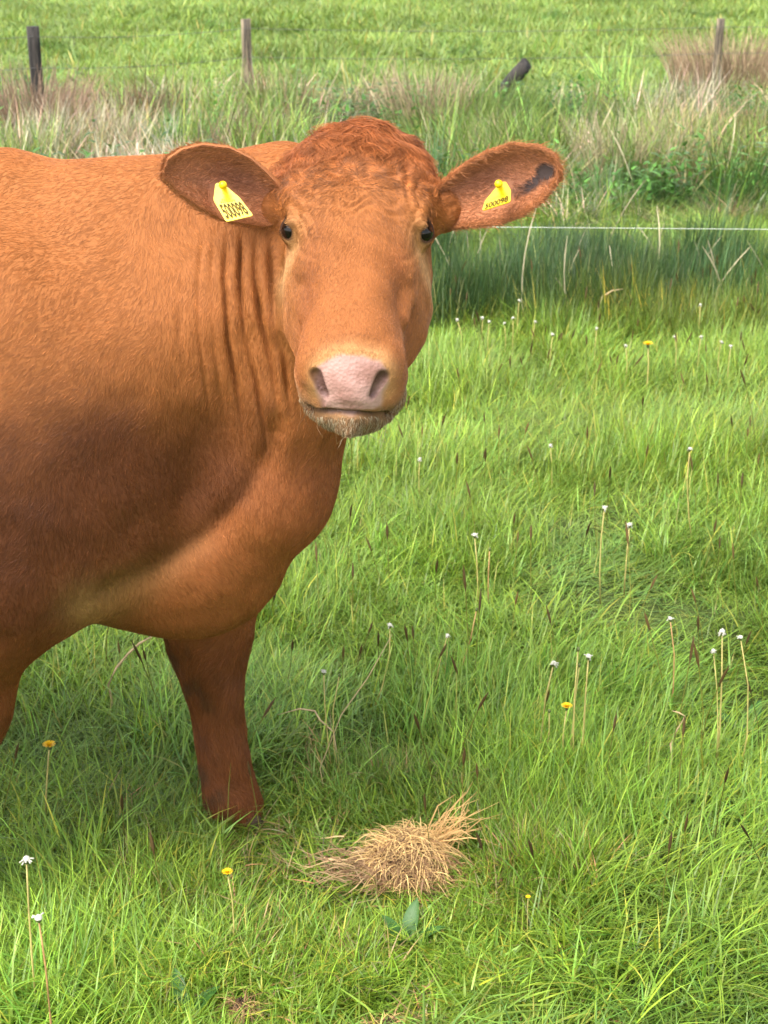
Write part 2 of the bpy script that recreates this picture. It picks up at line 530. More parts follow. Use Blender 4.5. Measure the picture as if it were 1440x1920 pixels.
def surface_nets(f, xs, ys, zs):
    """rectilinear surface nets; coarse pass first so that only cells near the skin are evaluated"""
    step = 4
    def eval_axes(a, b, c):
        A, B, Cc = np.meshgrid(a, b, c, indexing='ij')
        return f(np.stack([A.ravel(), B.ravel(), Cc.ravel()], 1)).reshape(A.shape)
    xi = np.unique(np.r_[np.arange(0, len(xs), step), len(xs) - 1])
    yi = np.unique(np.r_[np.arange(0, len(ys), step), len(ys) - 1])
    zi = np.unique(np.r_[np.arange(0, len(zs), step), len(zs) - 1])
    coarse = eval_axes(xs[xi], ys[yi], zs[zi])
    nx_, ny_, nz_ = len(xs), len(ys), len(zs)
    cx = np.searchsorted(xi, np.arange(nx_), side='right') - 1
    cy = np.searchsorted(yi, np.arange(ny_), side='right') - 1
    cz = np.searchsorted(zi, np.arange(nz_), side='right') - 1
    full = coarse[np.ix_(cx, cy, cz)].copy()
    m = np.abs(full) < 0.085
    idx = np.argwhere(m)
    pp = np.column_stack([xs[idx[:, 0]], ys[idx[:, 1]], zs[idx[:, 2]]])
    vals = np.empty(len(pp))
    for s in range(0, len(pp), 400000):
        vals[s:s + 400000] = f(pp[s:s + 400000])
    full[m] = vals
    sg = full < 0
    c = np.zeros((nx_ - 1, ny_ - 1, nz_ - 1), dtype=np.int8)
    for dx in (0, 1):
        for dy in (0, 1):
            for dz in (0, 1):
                c += sg[dx:nx_ - 1 + dx, dy:ny_ - 1 + dy, dz:nz_ - 1 + dz]
    act = (c > 0) & (c < 8)
    vid = -np.ones(act.shape, dtype=np.int64)
    cells = np.argwhere(act)
    vid[act] = np.arange(len(cells))
    V = np.column_stack([(xs[cells[:, 0]] + xs[cells[:, 0] + 1]) / 2, (ys[cells[:, 1]] + ys[cells[:, 1] + 1]) / 2, (zs[cells[:, 2]] + zs[cells[:, 2] + 1]) / 2])
    quads = []
    for axis in range(3):
        sl0 = [slice(None)] * 3; sl1 = [slice(None)] * 3
        sl0[axis] = slice(0, -1); sl1[axis] = slice(1, None)
        ch = np.argwhere(sg[tuple(sl0)] != sg[tuple(sl1)])
        o1, o2 = [(1, 2), (2, 0), (0, 1)][axis]
        lim = act.shape
        ok = (ch[:, o1] > 0) & (ch[:, o2] > 0) & (ch[:, o1] < lim[o1]) & (ch[:, o2] < lim[o2])
        ch = ch[ok]
        e1 = np.zeros(3, int); e1[o1] = 1
        e2 = np.zeros(3, int); e2[o2] = 1
        q = [vid[tuple(x.T)] for x in (ch - e1 - e2, ch - e2, ch, ch - e1)]
        q = np.stack(q, 1)
        inside = sg[tuple(ch.T)]
        q[~inside] = q[~inside][:, ::-1]
        quads.append(q)
    Q = np.concatenate(quads)
    Q = Q[(Q >= 0).all(1)]
    return V, Q

def sdf_grad(f, p, e=0.0015):
    g = np.empty_like(p)
    for i in range(3):
        d = np.zeros(3); d[i] = e
        g[:, i] = (f(p + d) - f(p - d)) / (2 * e)
    return g

def project(f, V, it=2, damp=1.0):
    for _ in range(it):
        v = f(V)
        g = sdf_grad(f, V)
        g2 = (g * g).sum(1) + 1e-6
        stp = (v / g2)[:, None] * g
        ln = np.linalg.norm(stp, axis=1)
        stp *= np.minimum(1, 0.012 / np.maximum(ln, 1e-9))[:, None]
        V = V - damp * stp
    return V

def quad_laplace(V, Q, it=1, w=0.5):
    for _ in range(it):
        acc = np.zeros_like(V); cnt = np.zeros(len(V))
        for k in range(4):
            a = Q[:, k]
            for j in ((k + 1) % 4, (k + 3) % 4):
                np.add.at(acc, a, V[Q[:, j]])
                np.add.at(cnt, a, 1)
        V = V * (1 - w) + w * acc / np.maximum(cnt, 1)[:, None]
    return V

def quad_subdivide(V, Q):
    E = np.concatenate([Q[:, [k, (k + 1) % 4]] for k in range(4)])
    Es = np.sort(E, 1)
    key = Es[:, 0] * (len(V) + 1) + Es[:, 1]
    u, first, inv = np.unique(key, return_index=True, return_inverse=True)
    inv = inv.reshape(-1)
    mid = (V[Es[first, 0]] + V[Es[first, 1]]) / 2
    cen = V[Q].mean(1)
    nV, nE, nQ = len(V), len(mid), len(Q)
    V2 = np.concatenate([V, mid, cen])
    e = [nV + inv[k * nQ:(k + 1) * nQ] for k in range(4)]
    c = nV + nE + np.arange(nQ)
    out = []
    for k in range(4):
        out.append(np.stack([Q[:, k], e[k], c, e[(k + 3) % 4]], 1))
    return V2, np.concatenate(out)

xs = axis_grid([(-2.10, -1.05, .016), (-1.05, -.36, .011), (-.36, .20, .006)])
ys = axis_grid([(1.88, 2.30, .006), (2.30, 2.86, .011)])
zs = axis_grid([(.01, .98, .011), (.98, 1.50, .006)])
CV, CQ = surface_nets(sdf_cow, xs, ys, zs)
CV = quad_laplace(CV, CQ, 2, 0.6)
CV = project(sdf_cow, CV, 3)
CV, CQ = quad_subdivide(CV, CQ)
CV = project(sdf_cow, CV, 2)

def vnormals(V, Q):
    fn = np.cross(V[Q[:, 2]] - V[Q[:, 0]], V[Q[:, 3]] - V[Q[:, 1]])
    N = np.zeros_like(V)
    for k in range(Q.shape[1]):
        np.add.at(N, Q[:, k], fn)
    return N / (np.linalg.norm(N, axis=1)[:, None] + 1e-12)

CN = vnormals(CV, CQ)

def curve_field(ptsxy, u, v, closed=False):
    """distance (px) to a polyline and parameter along it"""
    best = np.full(len(u), 1e9); par = np.zeros(len(u)); side = np.zeros(len(u))
    n = len(ptsxy) - 1
    for i in range(n):
        ax_, ay_ = ptsxy[i]; bx, by = ptsxy[i + 1]
        dx, dy = bx - ax_, by - ay_
        L2 = dx * dx + dy * dy
        tt = np.clip(((u - ax_) * dx + (v - ay_) * dy) / L2, 0, 1)
        ex, ey = u - (ax_ + tt * dx), v - (ay_ + tt * dy)
        dd = np.sqrt(ex * ex + ey * ey)
        mk = dd < best
        best[mk] = dd[mk]; par[mk] = (i + tt[mk]) / n
        side[mk] = np.sign(ex * dy - ey * dx)[mk]
    return best, par, side

# --- skin relief: neck folds, mouth, creases (placed where the photo shows them, then fixed in 3-D)
pu, pv = proj(CV)
hq = (CV - HE) @ HR                 # head-local coordinates of every vertex
near = sstep(-0.05, 0.35, -CN[:, 1])
_r = np.linalg.norm(CV - HE, axis=1)
headd = masked(CV, sdf_head, _r < .44, _r - .3)
neckm = sstep(0.004, 0.03, headd)   # zero on the head itself
disp = np.zeros(len(CV))
folds = [([(381, 415), (372, 520), (372, 620), (386, 720), (398, 830)], .0016, 9),
         ([(402, 418), (396, 520), (400, 640), (415, 740), (430, 850)], .0018, 8),
         ([(424, 420), (420, 520), (428, 640), (446, 740), (462, 870)], .0095, 8),
         ([(452, 420), (449, 520), (458, 620), (480, 720), (498, 850)], .0105, 8),
         ([(480, 425), (478, 520), (488, 600), (510, 690), (528, 810)], .0105, 8),
         ([(505, 430), (507, 520), (515, 600), (532, 680), (545, 770)], .0100, 8),
         ([(340, 520), (335, 600), (345, 700)], .0015, 16)]
for fi_, (line, dep, wd) in enumerate(folds):
    dd, tt, sd_ = curve_field(line, pu, pv)
    dep = dep * (.72 + .38 * np.sin(2.3 * fi_ + tt * (4.0 + 1.3 * fi_)))
    env = sstep(0.0, 0.18, tt) * (1 - sstep(0.75, 1.0, tt) * .9)
    disp += near * neckm * env * dep * .95 * (.80 + .30 * N3[4](CV * 5)) * (-1.9 * np.exp(-(dd / (wd * .5)) ** 2) + 0.28 * np.exp(-((dd - 13) / 9.0) ** 2))
# crease from brisket up to the throat and the fold in front of the shoulder
for line, dep, wd in [([(165, 1135), (260, 1088), (380, 1012), (460, 930), (505, 840), (520, 760)], .011, 26),
                      ([(520, 800), (512, 900), (470, 1000)], .003, 18)]:
    dd, tt, sd_ = curve_field(line, pu, pv)
    disp += -near * neckm * dep * np.exp(-(dd / wd) ** 2) * sstep(0, .1, tt) * (1 - sstep(.85, 1, tt))
# mouth line
dm, tm, _ = curve_field([(566, 758), (590, 772), (640, 774), (700, 778), (740, 776), (756, 766)], pu, pv)
mouthm = np.exp(-(dm / 4.5) ** 2) * sstep(.17, .21, hq[:, 1]) * near
disp -= 0.009 * mouthm
# small muscle and hide unevenness
body = 1 - np.exp(-np.maximum(headd, 0) / .03)
disp += 0.0065 * N3[0](CV * 2.2) * body + 0.0022 * N3[1](CV * 6.0) * body
disp += 0.0016 * N3[2](CV * 14) * (1 - 0.6 * body)
lock = (headd < .03) * (1 - sstep(-.085, -.045, hq[:, 1])) * sstep(-.06, -.02, hq[:, 2])
disp += lock * .0028 * np.sin(150 * hq[:, 1] + 4 * N3[3](CV * 5) + 2.2 * N3[5](CV * 14)) * (.6 + .5 * N3[6](CV * 8))
# wrinkles above the eyes and at the inner corner
for s in (-1, 1):
    cx_, cy_ = (541, 437) if s < 0 else (799, 443)
    for k, (rad, dep) in enumerate([(30, .0009), (40, .0007), (52, .0005)]):
        rr = np.hypot((pu - cx_) * 1.15, pv - cy_)
        am = sstep(-8, 10, cy_ - pv)
        disp -= near * (headd < .02) * am * dep * np.exp(-((rr - rad) / 3.4) ** 2)
for line, dep, wd in [([(518, 335), (548, 385), (575, 430), (592, 474)], .0022, 6), ([(556, 345), (580, 395), (598, 440), (604, 478)], .0014, 5),
                      ([(838, 345), (812, 385), (786, 425), (770, 474)], .0022, 6), ([(806, 340), (784, 385), (768, 430), (757, 480)], .0014, 5),
                      ([(552, 462), (575, 480), (605, 488)], .0016, 5), ([(788, 466), (768, 484), (742, 490)], .0016, 5),
                      ([(543, 500), (556, 560), (568, 640)], .0026, 9), ([(792, 510), (775, 570), (748, 640)], .0026, 9)]:
    dd, tt, _ = curve_field(line, pu, pv)
    disp += near * (headd < .02) * dep * .40 * (-np.exp(-(dd / wd) ** 2) + .4 * np.exp(-((dd - 2 * wd) / wd) ** 2)) * sstep(0, .25, tt) * (1 - sstep(.75, 1, tt))
# tufts of forehead hair round the whorl
wl = np.hypot(hq[:, 0], hq[:, 1] + .045); wa = np.arctan2(hq[:, 0], hq[:, 1] + .045)
fore = (headd < .03) * sstep(.0, .03, hq[:, 2]) * (1 - sstep(-.01, .04, hq[:, 1])) * sstep(.012, .05, wl)
disp += fore * .0016 * np.sin(230 * wl + 3.0 * np.sin(5 * wa) + 2.5 * N3[5](CV * 12)) * (.6 + .5 * N3[6](CV * 9))
CV = CV + CN * disp[:, None]
CN = vnormals(CV, CQ)
pu, pv = proj(CV)
hq = (CV - HE) @ HR

# --- coat colour: a coat pattern with some shade painted in, fixed to the animal
def mixc(c, col, m):
    return c * (1 - m[:, None]) + np.asarray(col) * m[:, None]
x_, y_, z_ = CV.T
onhead = 1 - sstep(0.0, 0.03, headd)
col = np.tile(np.array([.40, .175, .062]), (len(CV), 1))
nz1 = N3[3](CV * 1.6); nz2 = N3[4](CV * 4.5)
# darker brown hair on lower shoulder, arm and flank, deepened by painted shade
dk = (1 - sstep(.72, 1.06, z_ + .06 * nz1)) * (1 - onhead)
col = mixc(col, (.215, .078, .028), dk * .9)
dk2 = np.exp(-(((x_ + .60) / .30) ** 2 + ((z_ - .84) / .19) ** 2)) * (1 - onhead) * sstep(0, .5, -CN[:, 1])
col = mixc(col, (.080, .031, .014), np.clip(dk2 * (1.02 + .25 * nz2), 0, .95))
# brisket and throat lighter tan, pale skin inside the elbow
br = np.exp(-(((x_ + .26) / .22) ** 2 + ((z_ - .70) / .16) ** 2)) * sstep(-.62, -.40, x_)
col = mixc(col, (.37, .155, .056), np.clip(br * .9, 0, .7))
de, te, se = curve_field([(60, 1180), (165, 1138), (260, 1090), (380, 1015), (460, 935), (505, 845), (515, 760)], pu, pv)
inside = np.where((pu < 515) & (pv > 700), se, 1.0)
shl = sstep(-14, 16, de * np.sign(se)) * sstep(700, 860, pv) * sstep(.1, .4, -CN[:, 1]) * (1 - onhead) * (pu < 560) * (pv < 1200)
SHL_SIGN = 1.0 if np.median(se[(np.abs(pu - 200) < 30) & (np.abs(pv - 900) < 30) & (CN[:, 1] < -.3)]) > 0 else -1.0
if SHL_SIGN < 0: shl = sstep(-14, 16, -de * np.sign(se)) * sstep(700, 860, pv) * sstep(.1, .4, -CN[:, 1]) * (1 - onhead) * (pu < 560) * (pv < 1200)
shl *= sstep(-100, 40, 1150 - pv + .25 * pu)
col = mixc(col, (.125, .048, .018), np.clip(shl * (.82 + .32 * nz2), 0, .92))  # shoulder darkened up to its front crease: brown hair plus painted shade
dpl, tpl, _ = curve_field([(165, 1140), (230, 1112), (300, 1075), (380, 1020)], pu, pv)
pale = np.exp(-(dpl / (26 + 22 * (1 - tpl))) ** 2) * near * (1 - .55 * tpl) * neckm
col = mixc(col, (.52, .36, .17), np.clip(pale * (1 - .6 * tpl) * .55, 0, 1))
# legs: redder
lg = (1 - sstep(.38, .52, z_))
col = mixc(col, (.19, .078, .032), lg * .85)
muddy = lg * sstep(.1, .9, N3[5](CV * 13)) * sstep(-.5, .4, -CN[:, 0])
col = mixc(col, (.10, .06, .035), muddy * .75)
# head: redder crown, orange bridge, cream ring round the muzzle, grey chin
l, a, n = hq.T
crown = onhead * (1 - sstep(-.16, .0, a))
col = mixc(col, (.40, .155, .062), crown * .9)
bridge = onhead * sstep(.02, .16, a) * np.exp(-(l / .075) ** 2)
col = mixc(col, (.40, .168, .058), bridge * .8)
nside = onhead * np.exp(-(((np.abs(l) - .066) / .016) ** 2 + ((a - .115) / .075) ** 2)) * (.75 + .35 * nz2)
col = mixc(col, (.25, .088, .032), np.clip(nside, 0, 1) * .6)
cheek = onhead * np.exp(-(((np.abs(l) - .105) / .03) ** 2 + ((a - .06) / .07) ** 2))
col = mixc(col, (.44, .21, .078), np.clip(cheek, 0, .8))
tear = onhead * np.exp(-(((np.abs(l) - .105) / .022) ** 2 + ((a - .035) / .022) ** 2))
col = mixc(col, (.62, .44, .24), np.clip(tear * .8, 0, .75))
eyer = np.exp(-(((np.abs(l) - .112) / .024) ** 2 + ((a - .002) / .020) ** 2 + ((n - .012) / .022) ** 2)) * onhead
col = mixc(col, (.12, .05, .028), np.clip(sstep(.55, .9, eyer) * .9, 0, 1))
greyl = onhead * np.maximum(sstep(768, 786, pv + 4 * nz2) * sstep(.10, .16, a), .8 * sstep(.18, .22, a) * (1 - sstep(-.055, -.030, n + .006 * nz2)))
col = mixc(col, (.30, .225, .15), greyl * .85)
# nose leather
du = pu; dv = pv
poly = [(596, 688), (612, 670), (660, 662), (712, 676), (728, 694), (724, 730), (716, 765), (660, 776), (604, 770), (592, 730)]
def inpoly(poly, u, v):
    ins = np.zeros(len(u), bool)
    j = len(poly) - 1
    for i in range(len(poly)):
        xi_, yi_ = poly[i]; xj, yj = poly[j]
        c = ((yi_ > v) != (yj > v)) & (u < (xj - xi_) * (v - yi_) / (yj - yi_ + 1e-9) + xi_)
        ins ^= c
        j = i
    return ins
dn, _, _ = curve_field(poly + [poly[0]], pu, pv)
sgn = np.where(inpoly(poly, pu, pv), 1, -1)
cream = onhead * sstep(.12, .18, a) * np.exp(-(np.maximum(-sgn * dn - 4, 0) / (19 + 4 * nz2)) ** 2) * (1 - .75 * sstep(735, 765, pv))
col = mixc(col, (.72, .50, .27), np.clip(cream, 0, 1) * .62)
nose = sstep(-6, 5, sgn * dn + 3.0 * N3[6](CV * 30)) * onhead * sstep(.18, .20, a) * sstep(-.2, .2, -CN[:, 1])
nm = np.clip(.5 + .5 * N3[7](CV * 16), 0, 1)
nm = np.clip(.5 + .8 * N3[7](CV * 16) + .25 * N3[5](CV * 55), 0, 1)
pink = np.array([.47, .275, .235]) * (1 - nm[:, None]) + np.array([.34, .180, .145]) * nm[:, None]
col = col * (1 - nose[:, None]) + pink * nose[:, None]
spots = nose * sstep(.9, 1.4, N3[5](CV * 42)) * sstep(.0, .8, N3[4](CV * 9))
col = mixc(col, (.10, .05, .04), spots * .55)
lowlip = nose * (1 - sstep(-.052, -.034, n))
col = mixc(col, (.30, .19, .13), lowlip * .7)
nost = np.zeros(len(CV))
qm = np.stack([np.abs(l), a, n], 1)
nost = 1 - sstep(.000, .006, s_cap(qm, (.047, .284, .012), (.0345, .297, -.010), .0076, .0050))
col = mixc(col, (.07, .030, .024), nost * .85)
col = mixc(col, (.05, .025, .015), np.clip(mouthm, 0, 1) * .8)
sock = 1 - sstep(.002, .0085, s_ell(qm, (.1095, .0100, .0184), (.0155, .0185, .0120), rotm(0, -35, 0)))
col = mixc(col, (.040, .020, .013), sock * .92)

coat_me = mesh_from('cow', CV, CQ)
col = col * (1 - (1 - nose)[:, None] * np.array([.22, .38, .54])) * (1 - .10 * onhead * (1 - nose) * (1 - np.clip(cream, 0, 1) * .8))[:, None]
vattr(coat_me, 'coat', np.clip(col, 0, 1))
vattr(coat_me, 'wet', nose, 'FLOAT')

def coat_mat():
    m, t, b = new_mat('cow_hide')
    a = t.nodes.new('ShaderNodeAttribute'); a.attribute_name = 'coat'
    w = t.nodes.new('ShaderNodeAttribute'); w.attribute_name = 'wet'
    tc = t.nodes.new('ShaderNodeNewGeometry')
    nz = t.nodes.new('ShaderNodeTexNoise'); nz.inputs['Scale'].default_value = 260
    nz.inputs['Detail'].default_value = 3
    t.links.new(tc.outputs['Position'], nz.inputs['Vector'])
    rr = t.nodes.new('ShaderNodeMapRange')
    rr.inputs['To Min'].default_value = 0.75; rr.inputs['To Max'].default_value = 0.27
    t.links.new(w.outputs['Fac'], rr.inputs['Value'])
    t.links.new(rr.outputs[0], b.inputs['Roughness'])
    t.links.new(a.outputs['Color'], b.inputs['Base Color'])
    b.inputs['Specular IOR Level'].default_value = 0.25
    bp = t.nodes.new('ShaderNodeBump'); bp.inputs['Strength'].default_value = 0.35; bp.inputs['Distance'].default_value = 0.002
    vo = t.nodes.new('ShaderNodeTexVoronoi'); vo.inputs['Scale'].default_value = 210
    t.links.new(tc.outputs['Position'], vo.inputs['Vector'])
    hm = t.nodes.new('ShaderNodeMix'); hm.data_type = 'FLOAT'
    t.links.new(w.outputs['Fac'], hm.inputs[0]); t.links.new(nz.outputs['Fac'], hm.inputs[2]); t.links.new(vo.outputs['Distance'], hm.inputs[3])
    t.links.new(hm.outputs[0], bp.inputs['Height']); t.links.new(bp.outputs['Normal'], b.inputs['Normal'])
    return m
M_HIDE = coat_mat()
cow = obj('cow', coat_me, M_HIDE)
tag(cow, 'reddish brown cow standing side on with its head turned to the camera', 'cow')

# --- ears: cupped leaf-shaped shells, each with an outline of its own
def build_ear(name, base, tip, upper, lower, Yb, Yt, sgnx):
    """outline in photo pixels; depth from the skull; cup opens towards the camera"""
    NS, NT = 40, 30
    bx, by = base; tx, ty = tip
    V = []; C = []
    ss = np.linspace(0, 1, NS)
    ss = np.sin(ss * np.pi / 2)              # denser to the tip
    dx, dy = tx - bx, ty - by
    L = math.hypot(dx, dy)
    nx_, ny_ = (dy / L, -dx / L)
    if ny_ > 0: nx_, ny_ = -nx_, -ny_        # points up in the picture
    def prof(pts):
        a_ = [(((px - bx) * dx + (py - by) * dy) / L / L, abs((px - bx) * nx_ + (py - by) * ny_)) for px, py in pts]
        a_.sort()
        return np.array(a_)
    U, Lw = prof(upper), prof(lower)
    tt = np.linspace(-1, 1, NT)
    front = np.zeros((NS, NT, 3)); cupd = np.zeros((NS, NT))
    for i, s in enumerate(ss):
        wu = np.interp(s, U[:, 0], U[:, 1]); wl = np.interp(s, Lw[:, 0], Lw[:, 1])
        if s > U[-1, 0]: wu = U[-1, 1] * math.sqrt(max(0, 1 - ((s - U[-1, 0]) / (1.0001 - U[-1, 0])) ** 2))
        if s > Lw[-1, 0]: wl = Lw[-1, 1] * math.sqrt(max(0, 1 - ((s - Lw[-1, 0]) / (1.0001 - Lw[-1, 0])) ** 2))
        for j, t_ in enumerate(tt):
            off = t_ * (wu if t_ > 0 else wl)
            px = bx + s * dx + nx_ * off; py = by + s * dy + ny_ * off
            w_ = (wu + wl) / 2 / 1250.0
            prof_c = (1 - abs((t_ - .15) / 1.15) ** 2.2) if t_ > -.999 else 0
            prof_c = max(0.0, prof_c)
            cup = 0.60 * w_ * prof_c * (1 - 0.45 * s) * (1.0 - .6 * (1 - s) ** 3)
            # upper edge folds forward over the opening
            roll = -.22 * w_ * sstep(.55, 1, t_)
            Y = Yb + (Yt - Yb) * s + cup + roll
            front[i, j] = P(px, py, Y); cupd[i, j] = cup
    f = front.reshape(-1, 3)
    idx = np.arange(NS * NT).reshape(NS, NT)
    q = np.stack([idx[:-1, :-1].ravel(), idx[1:, :-1].ravel(), idx[1:, 1:].ravel(), idx[:-1, 1:].ravel()], 1)
    nn = vnormals(f, q)
    if nn[:, 1].mean() > 0:
        q = q[:, ::-1]; nn = -nn
    thick = 0.004 + 0.006 * np.exp(-(np.linspace(0, 1, NS) / .2) ** 2)
    backv = f - nn * np.repeat(thick, NT)[:, None]
    n0 = len(f)
    F = [q, q[:, ::-1] + n0]
    rim = np.concatenate([idx[0, :], idx[1:, -1], idx[-1, -2::-1], idx[-2:0:-1, 0]])
    r2 = np.roll(rim, -1)
    rq = np.stack([rim, r2, r2 + n0, rim + n0], 1)
    # orientation of the rim is not critical for shading (double sided)
    F = np.concatenate(F + [rq])
    Vv = np.concatenate([f, backv])
    Cc = np.zeros((len(Vv), 3))
    sg_, tg = np.meshgrid(ss, tt, indexing='ij')
    sgf, tgf = sg_.ravel(), tg.ravel()
    inner = np.tile(np.array([.46, .185, .085]), (n0, 1))
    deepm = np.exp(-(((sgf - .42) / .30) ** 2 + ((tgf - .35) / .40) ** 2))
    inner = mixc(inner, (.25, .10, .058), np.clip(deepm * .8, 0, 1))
    skin = np.exp(-(((sgf - .62) / .17) ** 2 + ((tgf + .02) / .20) ** 2))
    inner = mixc(inner, (.42, .19, .115), np.clip(skin * .7, 0, 1))
    rimm = sstep(.72, 1, np.abs(tgf)) + sstep(.85, 1, sgf)
    inner = mixc(inner, (.33, .125, .045), np.clip(rimm, 0, 1) * .8)
    Cc[:n0] = inner; Cc[n0:] = (.36, .135, .045)
    return Vv, F, Cc, sgf, tgf, n0, nn

earL = build_ear('ear', (545, 388), (309, 320), [(545, 372), (520, 346), (498, 322), (470, 297), (430, 277), (380, 271), (340, 281), (313, 300)],
                 [(545, 404), (520, 420), (498, 425), (460, 420), (420, 413), (375, 391), (335, 362), (312, 338)], 2.285, 2.195, -1)
earR = build_ear('ear', (806, 388), (1045, 314), [(806, 372), (830, 346), (852, 326), (880, 304), (915, 285), (960, 271), (1010, 276), (1040, 294)],
                 [(806, 404), (830, 422), (852, 427), (885, 423), (930, 419), (975, 404), (1015, 375), (1042, 340)], 2.285, 2.195, 1)
ear_data = []
for k, (E, lab) in enumerate(((earL, None), (earR, 'ear with a dark grey tattoo smear along the inside'))):
    Vv, Fq, Cc, sgf, tgf, n0, nn = E
    if k == 1:
        uu, vv = proj(Vv[:n0])
        for (cx_, cy_, r_, el) in [(1021, 322, 17, 1.0)]:
            mk = sstep(1.25, .85, np.hypot(uu - cx_, vv - cy_) / r_)
            Cc[:n0] = mixc(Cc[:n0], (.035, .033, .036), mk * .93)
        dd, tt_, _ = curve_field([(965, 362), (985, 354), (1003, 340)], uu, vv)
        mk = sstep(14, 7, dd) * (.55 + .45 * sstep(.1, .6, tt_))
        Cc[:n0] = mixc(Cc[:n0], (.035, .033, .038), mk * .93)
    me = mesh_from('ear', Vv, Fq)
    vattr(me, 'coat', Cc)
    vattr(me, 'wet', np.zeros(len(Vv)), 'FLOAT')
    o = obj('ear', me, M_HIDE, cow)
    if lab: o['label'] = lab
    ear_data.append((Vv, Fq, Cc, n0))

# --- eyes
def eye_mat():
    m, t, b = new_mat('eye_dark')
    b.inputs['Base Color'].default_value = (.006, .004, .003, 1)
    b.inputs['Roughness'].default_value = 0.06
    b.inputs['Specular IOR Level'].default_value = 0.3
    return m
M_EYE = eye_mat()
for s in (-1, 1):
    bm = bmesh.new()
    bmesh.ops.create_uvsphere(bm, u_segments=28, v_segments=18, radius=.0196)
    me = bpy.data.meshes.new('eye'); bm.to_mesh(me); bm.free()
    for p_ in me.polygons: p_.use_smooth = True
    o = obj('eye', me, M_EYE, cow)
    o.location = Vector(H(s * .0943, .003, .0058))

# --- hooves (two claws each)
def hoof(c, fwd=(1, 0)):
    parts = []
    fx, fy = fwd
    for s in (-1, 1):
        V = []; F = []
        rings = [(-.012, .042, .024), (.008, .044, .026), (.024, .038, .024), (.036, .030, .020)]
        for i, (z, rl, rw) in enumerate(rings):
            for k in range(12):
                an = 2 * math.pi * k / 12
                lx = math.cos(an) * rl + (0.010 if math.cos(an) > 0 else 0) * (1 - z / .06)
                ly = math.sin(an) * rw + s * .028
                V.append((c[0] + lx * fx - ly * fy, c[1] + lx * fy + ly * fx, z + c[2]))
        for i in range(3):
            for k in range(12):
                k2 = (k + 1) % 12
                F.append((i * 12 + k, i * 12 + k2, i * 12 + 12 + k2, i * 12 + 12 + k))
        F.append(tuple(range(11, -1, -1))); F.append(tuple(range(36, 48)))
        parts.append((V, F))
    V, F = merge(parts)
    o = obj('hoof', mesh_from('hoof', np.array(V), F), M_HOOF, cow)
for c in ((LEGF[-1][0][0] + .005, 2.60), (-.775, 2.215), (-1.73, 2.27), (-1.73, 2.64)):
    hoof((c[0], c[1], gh(*c) - .006))

# --- fur: short hairs combed along the coat
def sample_mesh(V, F, N, C, dens, count, seed):
    r = np.random.default_rng(seed)
    T = np.concatenate([F[:, [0, 1, 2]], F[:, [0, 2, 3]]])
    ar = np.linalg.norm(np.cross(V[T[:, 1]] - V[T[:, 0]], V[T[:, 2]] - V[T[:, 0]]), axis=1) / 2
    w = ar * dens[T].mean(1)
    cdf = np.cumsum(w); cdf /= cdf[-1]
    k = np.searchsorted(cdf, r.random(count))
    k = np.minimum(k, len(T) - 1)
    u = r.random(count); v = r.random(count)
    sw = u + v > 1; u[sw] = 1 - u[sw]; v[sw] = 1 - v[sw]
    t = T[k]
    mixf = lambda A: A[t[:, 0]] * (1 - u - v)[:, None] + A[t[:, 1]] * u[:, None] + A[t[:, 2]] * v[:, None]
    n = mixf(N); n /= np.linalg.norm(n, axis=1)[:, None] + 1e-9
    return mixf(V), n, mixf(C)

def hair_mat():
    m, t, b = new_mat('cow_hair')
    a = t.nodes.new('ShaderNodeAttribute'); a.attribute_name = 'hcol'
    t.links.new(a.outputs['Color'], b.inputs['Base Color'])
    b.inputs['Roughness'].default_value = 0.40
    b.inputs['Specular IOR Level'].default_value = 0.25
    return m
M_HAIR = hair_mat()

def make_hair(name, pos, nor, flow, length, lift, colr, rad, parent, K=4, curl=0.0, droop=0.0, seed=0):
    r = np.random.default_rng(seed)
    n = len(pos)
    fl = flow - nor * (flow * nor).sum(1)[:, None]
    fl /= np.linalg.norm(fl, axis=1)[:, None] + 1e-9
    side = np.cross(nor, fl)
    ang = r.normal(0, .22, n)
    fl = fl * np.cos(ang)[:, None] + side * np.sin(ang)[:, None]
    pts = np.empty((n, K, 3), np.float32)
    length = np.asarray(length) * r.uniform(.6, 1.25, n)
    lift = np.asarray(lift) * np.ones(n)
    for k in range(K):
        s = k / (K - 1)
        up = np.sin(lift * (1 - .55 * s)) * s
        al = np.cos(lift * (1 - .55 * s)) * s
        q = pos + (fl * al[:, None] + nor * up[:, None]) * length[:, None]
        q = q + np.array([0, 0, -1.0]) * (droop * s * s * length)[:, None]
        if curl > 0:
            ph = pos @ np.array([61., 37., 83.])
            q = q + side * (np.sin(ph + s * 5.5) * curl * s * length)[:, None]
        pts[:, k] = q
    hc = bpy.data.hair_curves.new(name)
    hc.add_curves([K] * n)
    hc.attributes['position'].data.foreach_set('vector', pts.reshape(-1).astype(np.float32))
    ra = hc.attributes.new('radius', 'FLOAT', 'POINT')
    taper = np.linspace(1, .25, K)
    ra.data.foreach_set('value', (np.asarray(rad) * np.ones(n))[:, None].astype(np.float32).repeat(K, 1).ravel() * np.tile(taper, n).astype(np.float32))
    cc = np.ones((n, 4), np.float32); cc[:, :3] = np.clip(colr, 0, 1)
    ca = hc.attributes.new('hcol', 'FLOAT_COLOR', 'CURVE')
    ca.data.foreach_set('color', cc.ravel())
    o = bpy.data.objects.new(name, hc)
    COL.objects.link(o)
    hc.materials.append(M_HAIR)
    o.parent = parent
    return o

